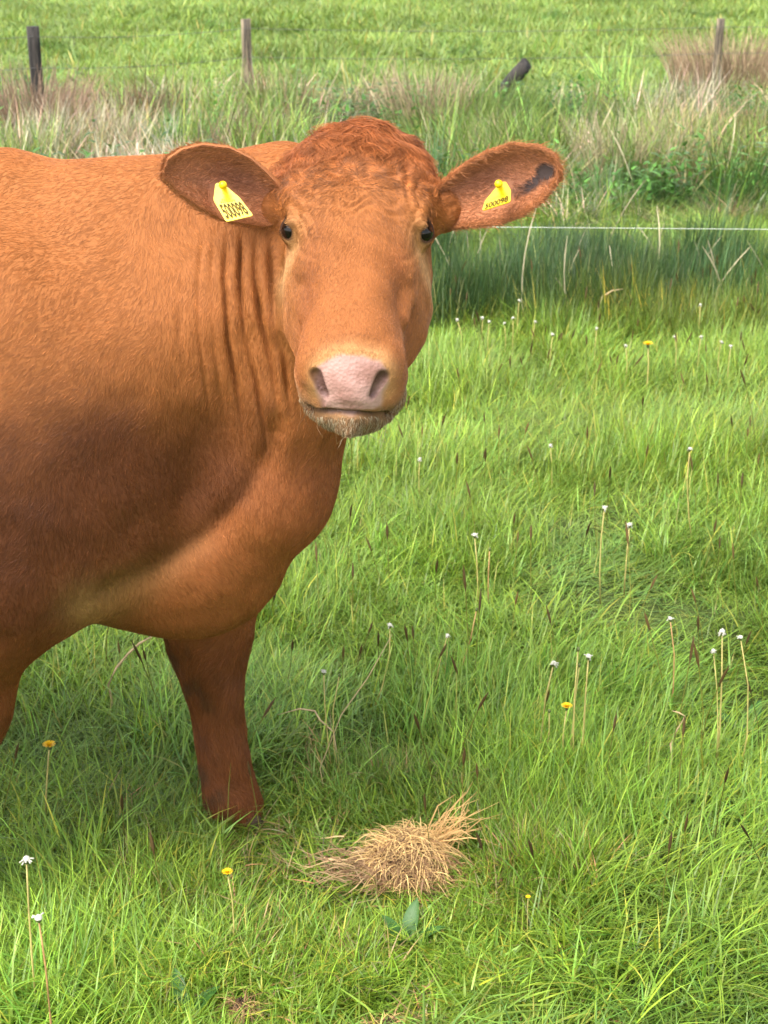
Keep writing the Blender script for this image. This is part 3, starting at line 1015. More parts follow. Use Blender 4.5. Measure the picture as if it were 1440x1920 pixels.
def cow_flow(p, n):
    q = (p - HE) @ HR
    r_ = np.linalg.norm(p - HE, axis=1)
    hd = masked(p, sdf_head, r_ < .44, r_ - .3)
    onh = 1 - sstep(.0, .03, hd)
    f = np.tile(np.array([-.35, 0, -1.0]), (len(p), 1))
    top = sstep(.5, .9, n[:, 2])
    f += top[:, None] * np.array([-1.4, 0, 0])
    f[:, 0] += .8 * N3[0](p * 1.7); f[:, 2] += .35 * N3[1](p * 1.7)
    f[:, 0] += .35 * N3[2](p * 7); f[:, 2] += .35 * N3[3](p * 7)
    # face: whorl on the forehead, hair radiating out and down the bridge
    l_, a_, n_ = q.T
    rad = np.stack([l_ * 1.3, a_ + .045, np.zeros_like(l_)], 1)
    rad /= np.linalg.norm(rad, axis=1)[:, None] + 1e-6
    rad[:, 1] += .45 * sstep(.0, .1, a_)
    wob = .5 * N3[4](p * 9)
    rad[:, 0] += wob * .6; rad[:, 1] += .4 * N3[5](p * 9)
    hf = rad @ HR.T
    return f * (1 - onh)[:, None] + hf * onh[:, None], onh, q

nohair = np.clip(nose + nost + sock + mouthm, 0, 1)
dens = (1 - sstep(.05, .4, nohair))
dens = dens * (.30 + .70 * sstep(-1.55, -.95, CV[:, 0])) * np.where(CN[:, 1] > .35, .25, 1.0)
dens = dens * (1 + 1.4 * onhead)
pos, nor, cc = sample_mesh(CV, CQ, CN, col, dens, 380000, 3)
fl, onh, q = cow_flow(pos, nor)
L = np.where(onh > .5, .007, .009)
L = np.where(pos[:, 2] < .45, .020, L)
LIFT = np.where(pos[:, 2] < .42, .42, .18)
L = L * (1 - .45 * onh * sstep(.05, .18, q[:, 1]))
shade = np.exp(.20 * rng.normal(size=len(pos)) + .08 * N3[6](pos * 12) + .08 * N3[3](pos * 30))
pale_h = rng.random(len(pos)) < .06
hc = cc * shade[:, None] * (1.12 - .14 * onh)[:, None]
hc[pale_h] = hc[pale_h] * 1.5
make_hair('coat', pos, nor, fl, L, LIFT, hc, .00028, cow, K=4, curl=.10, droop=.05, seed=5)

# crown tuft: long wavy hair on the poll
polld = onhead * (1 - sstep(-.135, -.095, hq[:, 1])) * sstep(-.09, -.03, hq[:, 2])
pos, nor, cc = sample_mesh(CV, CQ, CN, col, polld + 1e-9, 15000, 8)
ql = (pos - HE) @ HR
down = np.stack([ql[:, 0] * 3 + .25 * N3[2](pos * 8), .8 + 0 * ql[:, 0], 0 * ql[:, 0]], 1) @ HR.T
sh = 1.12 * np.exp(.24 * rng.normal(size=len(pos)) + .2 * N3[4](pos * 22))
make_hair('poll_tuft', pos, nor, down, .026, .50, cc * sh[:, None] * 1.05, .00045, cow, K=8, curl=.30, droop=.15, seed=9)
# curls on the forehead
fd = onhead * np.exp(-((hq[:, 1] + .085) / .035) ** 2) * sstep(.0, .03, hq[:, 2])
pos, nor, cc = sample_mesh(CV, CQ, CN, col, fd + 1e-9, 9000, 18)
fl, onh, q = cow_flow(pos, nor)
sh = np.exp(.34 * rng.normal(size=len(pos)) + .3 * N3[4](pos * 26))
make_hair('forehead_curls', pos, nor, fl, .010, .45, cc * sh[:, None] * 1.05, .00042, cow, K=6, curl=.4, droop=.1, seed=19)
# chin whiskers
cd = onhead * sstep(.20, .23, hq[:, 1]) * np.maximum(1 - sstep(-.085, -.07, hq[:, 2]), (pv > 782) * 1.0) * (1 - nohair)
pos, nor, cc = sample_mesh(CV, CQ, CN, col, cd + 1e-9, 5200, 28)
sh = np.exp(.35 * rng.normal(size=len(pos)))
fl = np.tile(np.array([.0, -.2, -1.0]), (len(pos), 1)) + .4 * rng.normal(size=(len(pos), 3))
Lw = np.where(rng.random(len(pos)) < .004, .030, .0060)
wc = cc * sh[:, None]
wc[rng.random(len(pos)) < .35] = (.42, .33, .21)
wc[Lw > .03] = (.50, .40, .25)
make_hair('chin_whiskers', pos, nor, fl, Lw, .8, wc, .00045, cow, K=5, curl=.12, droop=.35, seed=29)
# ear hair
for k, (Vv, Fq, Cc, n0) in enumerate(ear_data):
    En = vnormals(Vv, Fq[:len(Fq)])
    En[n0:] = -vnormals(Vv[:n0], Fq[(Fq < n0).all(1)])
    E_ = (earL, earR)[k]
    rimw = 1 + 5 * np.clip(sstep(.80, 1, np.abs(E_[4])) + sstep(.9, 1, E_[3]), 0, 1)
    pos, nor, cc = sample_mesh(Vv, Fq, En, Cc, np.r_[rimw, rimw], 22000, 38 + k)
    hu, hv = proj(pos)
    tcx, tcy = ((436, 380), (932, 368))[k]
    tp = ([(396, 338), (424, 338), (455, 364), (481, 408), (420, 422), (394, 374)], [(928, 334), (954, 334), (964, 356), (962, 384), (900, 401), (903, 374)])[k]
    kp = ~inpoly(tp, hu, hv) & (cc[:, 0] > .08)
    pos, nor, cc = pos[kp], nor[kp], cc[kp]
    out = np.array([(-1 if k == 0 else 1), 0, .1])
    fl = np.tile(out, (len(pos), 1)) + .35 * rng.normal(size=(len(pos), 3))
    sh = np.exp(.28 * rng.normal(size=len(pos)))
    Lh = np.where(rng.random(len(pos)) < .06, .018, .006)
    make_hair('ear_hair', pos, nor, fl, Lh, .45, cc * sh[:, None] * 1.08, .0004, cow, K=4, curl=.08, seed=40 + k)

# --- ear tags: plate, stud, printed number
def text_mesh(s, size):
    cu = bpy.data.curves.new('num', 'FONT')
    cu.body = s; cu.size = size; cu.align_x = 'CENTER'; cu.align_y = 'CENTER'
    cu.extrude = 0.0; cu.offset = 0.022
    o = bpy.data.objects.new('num', cu); COL.objects.link(o)
    dg = bpy.context.evaluated_depsgraph_get()
    me = bpy.data.meshes.new_from_object(o.evaluated_get(dg))
    bpy.data.objects.remove(o, do_unlink=True)
    return me

def ear_tag(corners, neck, stud, Yn, Yb, label, vt, vb):
    """corners of the plate in photo pixels: tl, tr, br, bl (tl/tr shoulders); neck: two pixels; stud pixel"""
    tl, tr, br, bl = corners
    ptl, ptr, pbl = P(*tl, Yn), P(*tr, Yn), P(*bl, Yb)
    nrm = np.cross(ptr - ptl, pbl - ptl); nrm /= np.linalg.norm(nrm)
    if nrm[1] > 0: nrm = -nrm
    def on_plate(px, py):
        d0 = P(px, py, 1.0); c0 = np.array([0, 0, CAM_H]); dr = d0 - c0
        return c0 + dr * ((ptl - c0) @ nrm) / (dr @ nrm)
    pbr = on_plate(*br)
    n1, n2 = on_plate(*neck[0]), on_plate(*neck[1])
    root = empty('ear_tag', Vector(pbl * .5 + pbr * .5))
    inv = np.array(root.location)
    # outline polygon with rounded corners
    ring = [n1, n2, ptr, pbr, pbl, ptl]
    pts = []
    for i, c in enumerate(ring):
        a_, b_ = ring[i - 1], ring[(i + 1) % len(ring)]
        r_ = .0035
        da = (a_ - c) / np.linalg.norm(a_ - c) * r_; db = (b_ - c) / np.linalg.norm(b_ - c) * r_
        for s_ in (0, .5, 1):
            pts.append((1 - s_) ** 2 * (c + da) + 2 * s_ * (1 - s_) * c + s_ ** 2 * (c + db))
    pts = np.array(pts)
    V = [p - inv for p in pts] + [p - inv - nrm * .0018 for p in pts]
    k = len(pts)
    F = [tuple(range(k)), tuple(range(2 * k - 1, k - 1, -1))] + [(i, i + k, (i + 1) % k + k, (i + 1) % k) for i in range(k)]
    o = obj('plate', mesh_from('plate', np.array(V), F, False), M_TAG, root)
    # stud
    bm = bmesh.new()
    bmesh.ops.create_uvsphere(bm, u_segments=16, v_segments=10, radius=.0062)
    me = bpy.data.meshes.new('stud'); bm.to_mesh(me); bm.free()
    for p_ in me.polygons: p_.use_smooth = True
    s_ = obj('stud', me, M_TAG, root)
    s_.location = Vector(P(*stud, Yn - .009) - inv)
    vv, ff = tube([P(*stud, Yn - .009) - inv, P(*stud, Yn + .02) - inv], [.0042, .0042], 10)
    obj('pin', mesh_from('pin', np.array(vv), ff), M_TAG, root)
    # number printed across the plate, sheared with it
    tm = text_mesh('500098', 1.0)
    co = np.empty(len(tm.vertices) * 3, np.float32); tm.vertices.foreach_get('co', co); co = co.reshape(-1, 3)
    w = co[:, 0].max() - co[:, 0].min(); h = co[:, 1].max() - co[:, 1].min()
    uu = (co[:, 0] - co[:, 0].min()) / w; vv = (co[:, 1] - co[:, 1].min()) / h
    uu = .08 + .84 * uu; v2 = vb - (vb - vt) * vv
    def plate(uu, v2):
        topp = ptl[None] * (1 - uu[:, None]) + ptr[None] * uu[:, None]
        botp = pbl[None] * (1 - uu[:, None]) + pbr[None] * uu[:, None]
        return topp * (1 - v2[:, None]) + botp * v2[:, None]
    q = plate(uu, v2) + nrm * .0014 - inv
    tm.vertices.foreach_set('co', q.astype(np.float32).ravel()); tm.update()
    obj('printed_number', tm, M_INK, root)
    # two faint short printed lines above the number
    V, F = [], []
    for row, (ua, ub) in ((.00, (.30, .62)), (.10, (.22, .76))):
        ks = np.arange(ua, ub, .07)
        for u0 in ks:
            c = plate(np.array([u0, u0 + .045, u0 + .045, u0]), np.array([row, row, row + .05, row + .05])) + nrm * .0014 - inv
            F.append(tuple(range(len(V), len(V) + 4))); V.extend(c)
    obj('printed_line', mesh_from('printed_line', np.array(V), F, False), plain('faded_ink', (.60, .42, .01), .5, .3, .2, 100), root)
    tag(root, label, 'ear tag', 'yellow tags in the ears of the cow')
    return root
ear_tag([(400, 375), (449, 370), (475, 404), (424, 416)], [(404, 343), (417, 343)], (418, 347), 2.212, 2.188,
        'yellow plastic tag in the ear above the dark brown shoulder', .24, .90)
ear_tag([(909, 377), (958, 357), (957, 378), (904, 395)], [(938, 342), (948, 340)], (935, 345), 2.210, 2.198,
        'small slanted yellow tag in the ear with the grey smear', .42, .96)

# ================================================================== VEGETATION
def blade(L, w, lean, az, curl, K=4, x0=0, y0=0, twist=0.0):
    """one grass blade: a tapered, bending ribbon. returns V, F, u (0 root .. 1 tip)"""
    V, U = [], []
    dx, dy = math.cos(az), math.sin(az)
    th = lean
    px, pz = 0.0, 0.0
    step = L / K
    for k in range(K + 1):
        s = k / K
        ww = w * (1 - s ** 1.6) * .5 if k < K else 0
        ww *= .65 + .35 * min(1, s * 4)
        sx, sy = -dy * math.cos(twist * s) , dx * math.cos(twist * s)
        c = (x0 + dx * px, y0 + dy * px, pz)
        if k < K:
            V.append((c[0] - sx * ww, c[1] - sy * ww, c[2])); U.append(s)
            V.append((c[0] + sx * ww, c[1] + sy * ww, c[2])); U.append(s)
        else:
            V.append(c); U.append(1)
        th += curl / K
        px += math.sin(th) * step; pz += math.cos(th) * step
    F = []
    for k in range(K - 1):
        a = 2 * k
        F.append((a, a + 1, a + 3, a + 2))
    a = 2 * (K - 1)
    F.append((a, a + 1, a + 2))
    return V, F, U

def clump_mesh(name, n, rad, Lr, wr, lean, curl, seed, dry=.06, colvar=.22, bias=None, K=4, mat=None, drycol=(1.9, 1.15, 1.3)):
    r = random.Random(seed)
    V, F, C = [], [], []
    for i in range(n):
        az = r.uniform(0, 2 * math.pi)
        if bias is not None and r.random() < .7: az = bias + r.gauss(0, .7)
        rr = rad * math.sqrt(r.random()); a0 = r.uniform(0, 2 * math.pi)
        v, f, u = blade(r.uniform(*Lr), r.uniform(*wr), abs(r.gauss(0, lean)) + .03, az, r.uniform(*curl), K,
                        rr * math.cos(a0), rr * math.sin(a0), r.uniform(-1, 1))
        o = len(V)
        V += v; F += [tuple(q + o for q in x) for x in f]
        g = math.exp(r.gauss(0, colvar)); h = r.gauss(0, .10)
        c = (g * (1 + h), g, g * (1 - h))
        if r.random() < dry: c = tuple(drycol[k] * g for k in range(3))
        C += [c] * len(v)
    me = bpy.data.meshes.new(name)
    me.from_pydata(V, [], F)
    me.polygons.foreach_set('use_smooth', np.ones(len(me.polygons), dtype=bool))
    vattr(me, 'bcol', np.array(C))
    me.materials.append(mat or M_GRASS)
    return me

def proto_set(name, meshes):
    c = bpy.data.collections.new(name)         # not linked to the scene: only a store of clump shapes
    for i, me in enumerate(meshes):
        c.objects.link(bpy.data.objects.new('%s_%02d' % (name, i), me))
    return c

def scatter(name, coll, nproto, pts, rot, scl, tint, label, cat, seed=0):
    r = np.random.default_rng(seed)
    me = bpy.data.meshes.new(name)
    me.vertices.add(len(pts)); me.vertices.foreach_set('co', np.asarray(pts, np.float32).ravel())
    vattr(me, 'rot', rot, 'FLOAT_VECTOR')
    vattr(me, 'scl', scl, 'FLOAT_VECTOR')
    vattr(me, 'idx', r.integers(0, nproto, len(pts)), 'INT')
    vattr(me, 'tint', tint)
    me.update()
    o = obj(name, me)
    ng = bpy.data.node_groups.new(name, 'GeometryNodeTree')
    ng.interface.new_socket('Geometry', in_out='INPUT', socket_type='NodeSocketGeometry')
    ng.interface.new_socket('Geometry', in_out='OUTPUT', socket_type='NodeSocketGeometry')
    N = ng.nodes
    gi, go = N.new('NodeGroupInput'), N.new('NodeGroupOutput')
    iop = N.new('GeometryNodeInstanceOnPoints')
    ci = N.new('GeometryNodeCollectionInfo')
    ci.inputs['Collection'].default_value = coll
    ci.inputs['Separate Children'].default_value = True
    ci.inputs['Reset Children'].default_value = True
    def na(nm, typ):
        n = N.new('GeometryNodeInputNamedAttribute'); n.data_type = typ; n.inputs['Name'].default_value = nm
        return n.outputs['Attribute']
    er = N.new('FunctionNodeEulerToRotation')
    ng.links.new(na('rot', 'FLOAT_VECTOR'), er.inputs[0])
    ng.links.new(gi.outputs[0], iop.inputs['Points'])
    ng.links.new(ci.outputs[0], iop.inputs['Instance'])
    iop.inputs['Pick Instance'].default_value = True
    ng.links.new(na('idx', 'INT'), iop.inputs['Instance Index'])
    ng.links.new(er.outputs[0], iop.inputs['Rotation'])
    ng.links.new(na('scl', 'FLOAT_VECTOR'), iop.inputs['Scale'])
    ng.links.new(iop.outputs[0], go.inputs[0])
    md = o.modifiers.new('scatter', 'NODES'); md.node_group = ng
    tag(o, label, cat, kind='stuff')
    return o

def wedge(n, y0, y1, seed, power=1.0, margin=.75, slope=.31):
    """random points in the ground wedge seen by the camera, with room for a step to the side"""
    r = np.random.default_rng(seed)
    ymax = y1
    out = []
    while sum(len(o) for o in out) < n:
        y = r.uniform(y0, y1, n * 2)
        w = slope * y + margin
        keep = r.random(n * 2) < (w / (slope * y1 + margin)) * (y0 / y) ** power if power > 0 else r.random(n * 2) < w / (slope * y1 + margin)
        y = y[keep]; w = w[keep]
        out.append(np.column_stack([r.uniform(-1, 1, len(y)) * w, y]))
    return np.concatenate(out)[:n]

def on_ground(p2, dz=-.008):
    return np.column_stack([p2, ground_h(p2) + dz])

# where the dry tuft, the trodden patch and the hoof are: grass is short or absent there
TUFT = G(755, 1640, .0)
SPOTS = [(TUFT[0], TUFT[1], .125, .10), (G(640, 1660)[0], G(640, 1660)[1], .09, .30), (LEGF[-1][0][0] + .0, 2.58, .05, .9),
         (G(450, 1895)[0], G(450, 1895)[1], .05, .2), (G(728, 1905)[0], G(728, 1905)[1], .06, .25), (G(540, 1610)[0], G(540, 1610)[1], .12, .5), (G(500, 1700)[0], G(500, 1700)[1], .045, .25), (G(800, 1850)[0], G(800, 1850)[1], .06, .4)]

# --- meadow in front of and around the cow: overlapping patches of blades
def patch_mesh(name, n, rad, Lr, wr, seed, lean=.25, push=.35, curl=(.2, 1.4), K=4, colvar=.25, dry=.05, drycol=(1.9, 1.15, 1.4), tuft=.05, ntuft=None):
    """a disc of blades growing in tufts, all pushed roughly one way (+x)"""
    r = random.Random(seed)
    V, F, C = [], [], []
    nt = ntuft or max(6, n // 14)
    T = []
    for i in range(nt):
        rr = rad * math.sqrt(r.random()); a0 = r.uniform(0, 6.283)
        T.append((rr * math.cos(a0), rr * math.sin(a0), r.uniform(.65, 1.25), r.gauss(0, .8), math.exp(r.gauss(0, .16)), r.gauss(0, .07)))
    for i in range(n):
        tx, ty, th, taz, tg, thu = T[r.randrange(nt)]
        x0, y0 = tx + r.gauss(0, tuft), ty + r.gauss(0, tuft)
        out = math.atan2(y0 - ty, x0 - tx)
        vx = push * math.cos(taz) + lean * math.cos(out) + r.gauss(0, lean)
        vy = push * math.sin(taz) + lean * math.sin(out) + r.gauss(0, lean)
        v, f, u = blade(r.uniform(*Lr) * th, r.uniform(*wr), min(1.2, math.hypot(vx, vy) * .7), math.atan2(vy, vx), r.uniform(*curl), K, x0, y0, r.uniform(-1, 1))
        o = len(V)
        V += v; F += [tuple(q + o for q in x) for x in f]
        g = tg * math.exp(r.gauss(0, colvar)); h = thu + r.gauss(0, .08)
        c = (g * (1 + h), g, g * (1 - h))
        if r.random() < dry: c = tuple(drycol[k] * g for k in range(3))
        C += [c] * len(v)
    me = bpy.data.meshes.new(name)
    me.from_pydata(V, [], F)
    me.polygons.foreach_set('use_smooth', np.ones(len(me.polygons), dtype=bool))
    vattr(me, 'bcol', np.array(C))
    me.materials.append(M_GRASS)
    return me

def meadow_tint(p2):
    k = len(p2)
    tn = N2[8](p2 * .7); tn2 = N2[9](p2 * 2.3)
    tint = np.tile(np.array([.200, .315, .036]), (k, 1))
    tint *= np.exp(.14 * tn + .14 * tn2 + .10 * rng.normal(size=k))[:, None]
    blu = np.clip(.5 * N2[2](p2 * 1.1 + 5) + .15, 0, 1)[:, None]
    tint = tint * (1 - blu * .6) + np.array([.140, .250, .068]) * blu * .6
    yel = sstep(2.6, 5.5, p2[:, 1])[:, None] * .45
    tint = tint * (1 - yel) + np.array([.245, .335, .055]) * yel
    return tint

prot = [patch_mesh('meadow_patch', 540, .20, (.07, .165), (.0026, .0054), 500 + i, push=(.15, .35, .6)[i % 3], dry=.045) for i in range(12)]
cM = proto_set('meadow_patch', prot)
p2 = wedge(1750, .9, 9.2, 1, power=.55, margin=1.0, slope=.42)
dmin = np.full(len(p2), 9.0)
for sx, sy, sr, sh in SPOTS:
    dmin = np.minimum(dmin, np.hypot(p2[:, 0] - sx, p2[:, 1] - sy) - sr)
p2 = p2[dmin > .17]; k = len(p2)
def meadow_height(p2):
    h = np.clip(.80 + .34 * N2[3](p2 * .9) + .22 * N2[4](p2 * 2.6), .40, 1.6)
    return h * (1 - .38 * (1 - sstep(1.6, 2.5, p2[:, 1])))
hg = meadow_height(p2)
rot = np.column_stack([.05 * rng.normal(size=k), .05 * rng.normal(size=k), 2.2 * N2[5](p2 * .5) + rng.normal(0, .8, k)])
wd_ = 1 + .05 * np.maximum(p2[:, 1] - 3, 0)
scl = np.column_stack([wd_, wd_, hg * wd_])
scatter('meadow_grass', cM, len(prot), on_ground(p2), rot, scl, meadow_tint(p2), 'lush green meadow grass around the cow', 'grass', 1)

# shorter, thinner clumps round the hoof, the straw tuft and the trodden soil
prot = [clump_mesh('short_clump', 30, .05, (.05, .13), (.0028, .0050), .32, (.2, 1.5), 560 + i, dry=.10) for i in range(10)]
cS = proto_set('short_clump', prot)
P2 = []; Hh = []
r_ = np.random.default_rng(12)
cand = np.column_stack([r_.uniform(-1.0, .6, 9000), r_.uniform(1.2, 3.1, 9000)])
dmin = np.full(len(cand), 9.0); fac = np.ones(len(cand)); core = np.zeros(len(cand))
for sx, sy, sr, sh in SPOTS:
    dd = np.hypot(cand[:, 0] - sx, cand[:, 1] - sy)
    dmin = np.minimum(dmin, dd - sr)
    m_ = sstep(sr * 1.5, sr * .8, dd)
    fac *= 1 - m_ * (1 - sh)
    core = np.maximum(core, m_ * (1 - sh))
keep = (dmin < .24) & (r_.random(len(cand)) > core * .85)
p2 = cand[keep]; k = len(p2)
hg = meadow_height(p2) * fac[keep]
rot = np.column_stack([.25 * rng.normal(size=k), .25 * rng.normal(size=k), rng.uniform(0, 6.28, k)])
scl = np.column_stack([np.ones(k), np.ones(k), np.maximum(hg, .25)])
tint = meadow_tint(p2)
sw = rng.random(k) < .05 + .25 * core[keep]
tint[sw] = (.36, .27, .13)
scatter('short_grass', cS, len(prot), on_ground(p2), rot, scl, tint, 'short trodden grass round the hoof and straw tuft', 'grass', 11)

# --- dark rushes behind, to the right of the head
prot = [patch_mesh('rush_patch', 300, .26, (.20, .46), (.0035, .0062), 600 + i, lean=.10, push=.08, curl=(0, .4), K=3, dry=.05, drycol=(5.0, 2.7, 3.0), tuft=.04, ntuft=16) for i in range(6)]
cR = proto_set('rush_patch', prot)
r_ = np.random.default_rng(5)
p2 = np.column_stack([r_.uniform(-3.2, 2.9, 420), r_.uniform(6.3, 8.5, 420)])
edge = N2[3](p2 * .8) * .30
keep = (p2[:, 1] > 6.55 + edge) & (p2[:, 1] < 8.0 + edge) & (p2[:, 0] < 1.85 + edge)
p2 = p2[keep]; k = len(p2)
rot = np.column_stack([.06 * rng.normal(size=k), .06 * rng.normal(size=k), rng.uniform(0, 6.28, k)])
hg = .72 + .16 * N2[4](p2 * 1.6) - .22 * (1 - sstep(6.4, 7.0, p2[:, 1]))
scl = np.column_stack([np.ones(k), np.ones(k), np.clip(hg, .35, 1.2)])
tint = np.tile(np.array([.060, .115, .036]), (k, 1)) * np.exp(.2 * N2[5](p2 * 1.5) + .15 * rng.normal(size=k))[:, None]
fr = (1 - sstep(6.5, 7.0, p2[:, 1]))[:, None]
tint = tint * (1 - fr) + np.array([.150, .190, .025]) * fr
scatter('rushes', cR, len(prot), on_ground(p2), rot, scl, tint, 'dark green rushes in a band behind the meadow', 'rushes', 2)

# --- rough bank of tall mixed grass along the fence
prot = [patch_mesh('bank_patch', 230, .30, (.25, .62), (.006, .012), 700 + i, lean=.2, push=.2, curl=(.1, 1.2), K=4, colvar=.38, dry=.10, drycol=(1.9, 1.35, 1.8), tuft=.05, ntuft=14) for i in range(8)]
cB = proto_set('bank_patch', prot)
p2 = wedge(900, 8.1, 14.2, 6, power=0, margin=1.0, slope=.33)
k = len(p2)
rot = np.column_stack([.10 * rng.normal(size=k), .10 * rng.normal(size=k), rng.uniform(0, 6.28, k)])
hg = .60 + .34 * N2[6](p2 * .9) + .20 * rng.normal(size=k)
hg *= .40 + .60 * sstep(8.5, 9.6, p2[:, 1])
hg *= 1 - .40 * sstep(12.6, 13.8, p2[:, 1])
scl = np.column_stack([np.ones(k), np.ones(k), np.clip(hg, .22, 1.25)])
green = np.array([.17, .26, .05]); dgreen = np.array([.075, .16, .04]); tan = np.array([.36, .31, .17]); rust = np.array([.25, .185, .105]); cream_ = np.array([.47, .42, .29])
tint = np.tile(green, (k, 1))
a1 = N2[7](p2 * .55); a2 = N2[8](p2 * .9); a3 = N2[3](p2 * .8 + 3)
tint[a1 > .45] = dgreen
lft = p2[:, 0] < -.9
pd = .44 + .26 * a2 + .22 * lft
pd *= sstep(8.6, 9.6, p2[:, 1])
isd = rng.random(k) < pd
tint[isd] = tan
isr = isd & ((p2[:, 1] > 11.3 + .4 * a3) | (a3 > .9)) & (rng.random(k) < .75)
tint[isr] = rust
isc = isd & ~isr & (rng.random(k) < .40)
tint[isc] = cream_
tint *= np.exp(.16 * rng.normal(size=k))[:, None]
scatter('bank_grass', cB, len(prot), on_ground(p2), rot, scl, tint, 'rough mixed green and straw coloured grass along the far fence', 'grass', 3)

# --- far field beyond the fence
prot = [clump_mesh('field_clump', 46, .22, (.10, .26), (.012, .024), .45, (.2, 1.4), 800 + i, dry=.03, K=3, colvar=.18) for i in range(8)]
cF = proto_set('field_clump', prot)
p2 = wedge(15000, 13.2, 62.0, 7, power=.9, margin=1.5, slope=.34)
k = len(p2)
rot = np.column_stack([.2 * rng.normal(size=k), .2 * rng.normal(size=k), rng.uniform(0, 6.28, k)])
f_ = np.clip(.8 + .35 * N2[4](p2 * .35) + .2 * rng.normal(size=k), .3, 1.6)
gs = .8 + p2[:, 1] * .022
scl = np.column_stack([gs, gs, gs * f_ * .8])
tint = np.tile(np.array([.225, .315, .066]), (k, 1)) * np.exp(.13 * N2[5](p2 * .28) + .13 * N2[8](p2 * .9) + .12 * rng.normal(size=k))[:, None]
dkp = N2[6](p2 * .45) > .95
tint[dkp] *= np.array([.62, .75, .7])
scatter('field_grass', cF, len(prot), on_ground(p2), rot, scl, tint, 'bright green grass of the field beyond the fence', 'grass', 4)

# --- leafy weeds standing in the bank, pale dead stalks, dark seed spikes
def leafy_mesh(seed, n=60, hgt=.45, rad=.16, leaf=(.05, .10), w=(.018, .034)):
    r = random.Random(seed)
    V, F, C = [], [], []
    stems = [(r.uniform(-rad, rad), r.uniform(-rad, rad), r.uniform(.6, 1) * hgt) for _ in range(7)]
    for i in range(n):
        sx, sy, sh = stems[i % 7]
        z = sh * (i // 7 + .5) / (n / 7)
        v, f, u = blade(r.uniform(*leaf), r.uniform(*w), r.uniform(.7, 1.3), r.uniform(0, 6.28), r.uniform(.2, 1.1), 4, sx, sy)
        o = len(V)
        V += [(a, b, c + z) for a, b, c in v]; F += [tuple(q + o for q in x) for x in f]
        g = math.exp(r.gauss(0, .25))
        C += [(g, g, g)] * len(v)
    me = bpy.data.meshes.new('leafy_weed'); me.from_pydata(V, [], F)
    vattr(me, 'bcol', np.array(C)); me.materials.append(M_GRASS)
    return me
prot = [leafy_mesh(900 + i) for i in range(5)]
cL = proto_set('leafy_weed', prot)
p2 = wedge(330, 9.0, 13.4, 16, power=0, margin=.8)
p2 = p2[(N2[7](p2 * .55) > .1)]
ex = np.array([G(270, 235, .2)[:2], G(300, 240, .2)[:2], G(1040, 250, .2)[:2], G(1230, 250, .2)[:2], G(1190, 240, .2)[:2], G(420, 260, .2)[:2]])
p2 = np.concatenate([p2, ex]); k = len(p2)
scatter('leafy_weeds', cL, 5, on_ground(p2), np.column_stack([0 * p2, rng.uniform(0, 6.28, k)]), np.tile(rng.uniform(.7, 1.25, k)[:, None], (1, 3)),
        np.tile(np.array([.085, .20, .035]), (k, 1)) * np.exp(.25 * rng.normal(size=k))[:, None], 'dark green leafy weeds growing in the bank', 'weeds', 12)

def stalk_mesh(seed):
    r = random.Random(seed)
    pts = [(0, 0, 0)]; h = r.uniform(.30, .58); a = r.uniform(0, 6.28); ln = r.uniform(.05, .35)
    for k in range(1, 6):
        s_ = k / 5
        pts.append((math.cos(a) * ln * s_ ** 2 * h, math.sin(a) * ln * s_ ** 2 * h, h * s_))
    parts = [tube(pts, [.0024, .0024, .0022, .0022, .0032, .0010], 4)]
    for k in range(0):
        s_ = r.uniform(.6, .9); b = r.uniform(0, 6.28)
        p0 = Vector((math.cos(a) * ln * s_ ** 2 * h, math.sin(a) * ln * s_ ** 2 * h, h * s_))
        L = r.uniform(.05, .16)
        parts.append(tube([p0, p0 + Vector((math.cos(b) * L * .5, math.sin(b) * L * .5, L * .6)), p0 + Vector((math.cos(b) * L, math.sin(b) * L, L * .5))], [.002, .0035, .001], 4))
    V, F = merge(parts)
    me = bpy.data.meshes.new('dead_stalk'); me.from_pydata([tuple(v) for v in V], [], F)
    vattr(me, 'bcol', np.ones((len(V), 3))); me.materials.append(M_STRAW)
    return me
prot = [stalk_mesh(950 + i) for i in range(6)]
cT = proto_set('dead_stalk', prot)
r_ = np.random.default_rng(31)
q1 = np.column_stack([r_.uniform(.3, 2.3, 36), r_.uniform(6.7, 8.1, 36)])
q2 = wedge(260, 8.9, 13.0, 17, power=0, margin=.8)
p2 = np.concatenate([q1, q2]); k = len(p2)
scatter('dead_stalks', cT, 6, on_ground(p2), np.column_stack([.3 * rng.normal(size=(k, 2)), rng.uniform(0, 6.28, k)]), np.tile(rng.uniform(.5, 1.1, k)[:, None], (1, 3)),
        np.array([.60, .50, .34]) * np.exp(.2 * rng.normal(size=k))[:, None], 'pale dead stalks among the rushes and bank grass', 'stalks', 13)

def spike_mesh(seed):
    r = random.Random(seed)
    h = r.uniform(.16, .30); lx, ly = r.gauss(0, .05), r.gauss(0, .05)
    p = lambda s_: Vector((lx * s_ * s_, ly * s_ * s_, h * s_))
    parts = [tube([p(0), p(.5), p(.86)], [.0012, .001, .0009], 4), tube([p(.84), p(.90), p(.97), p(1.03)], [.0008, .0032, .0030, .0006], 5)]
    V, F = merge(parts)
    C = [(.9, 1.0, .4)] * len(parts[0][0]) + [(.55, .38, .30)] * len(parts[1][0])
    me = bpy.data.meshes.new('seed_spike'); me.from_pydata([tuple(v) for v in V], [], F)
    vattr(me, 'bcol', np.array(C)); me.materials.append(M_STRAW)
    return me
prot = [spike_mesh(980 + i) for i in range(6)]
cK = proto_set('seed_spike', prot)
p2 = wedge(420, 2.1, 7.0, 19, power=.3, margin=.5)
p2 = p2[(p2[:, 1] > 2.9) | (p2[:, 0] > .1) | (p2[:, 0] < -.2)]
k = len(p2)
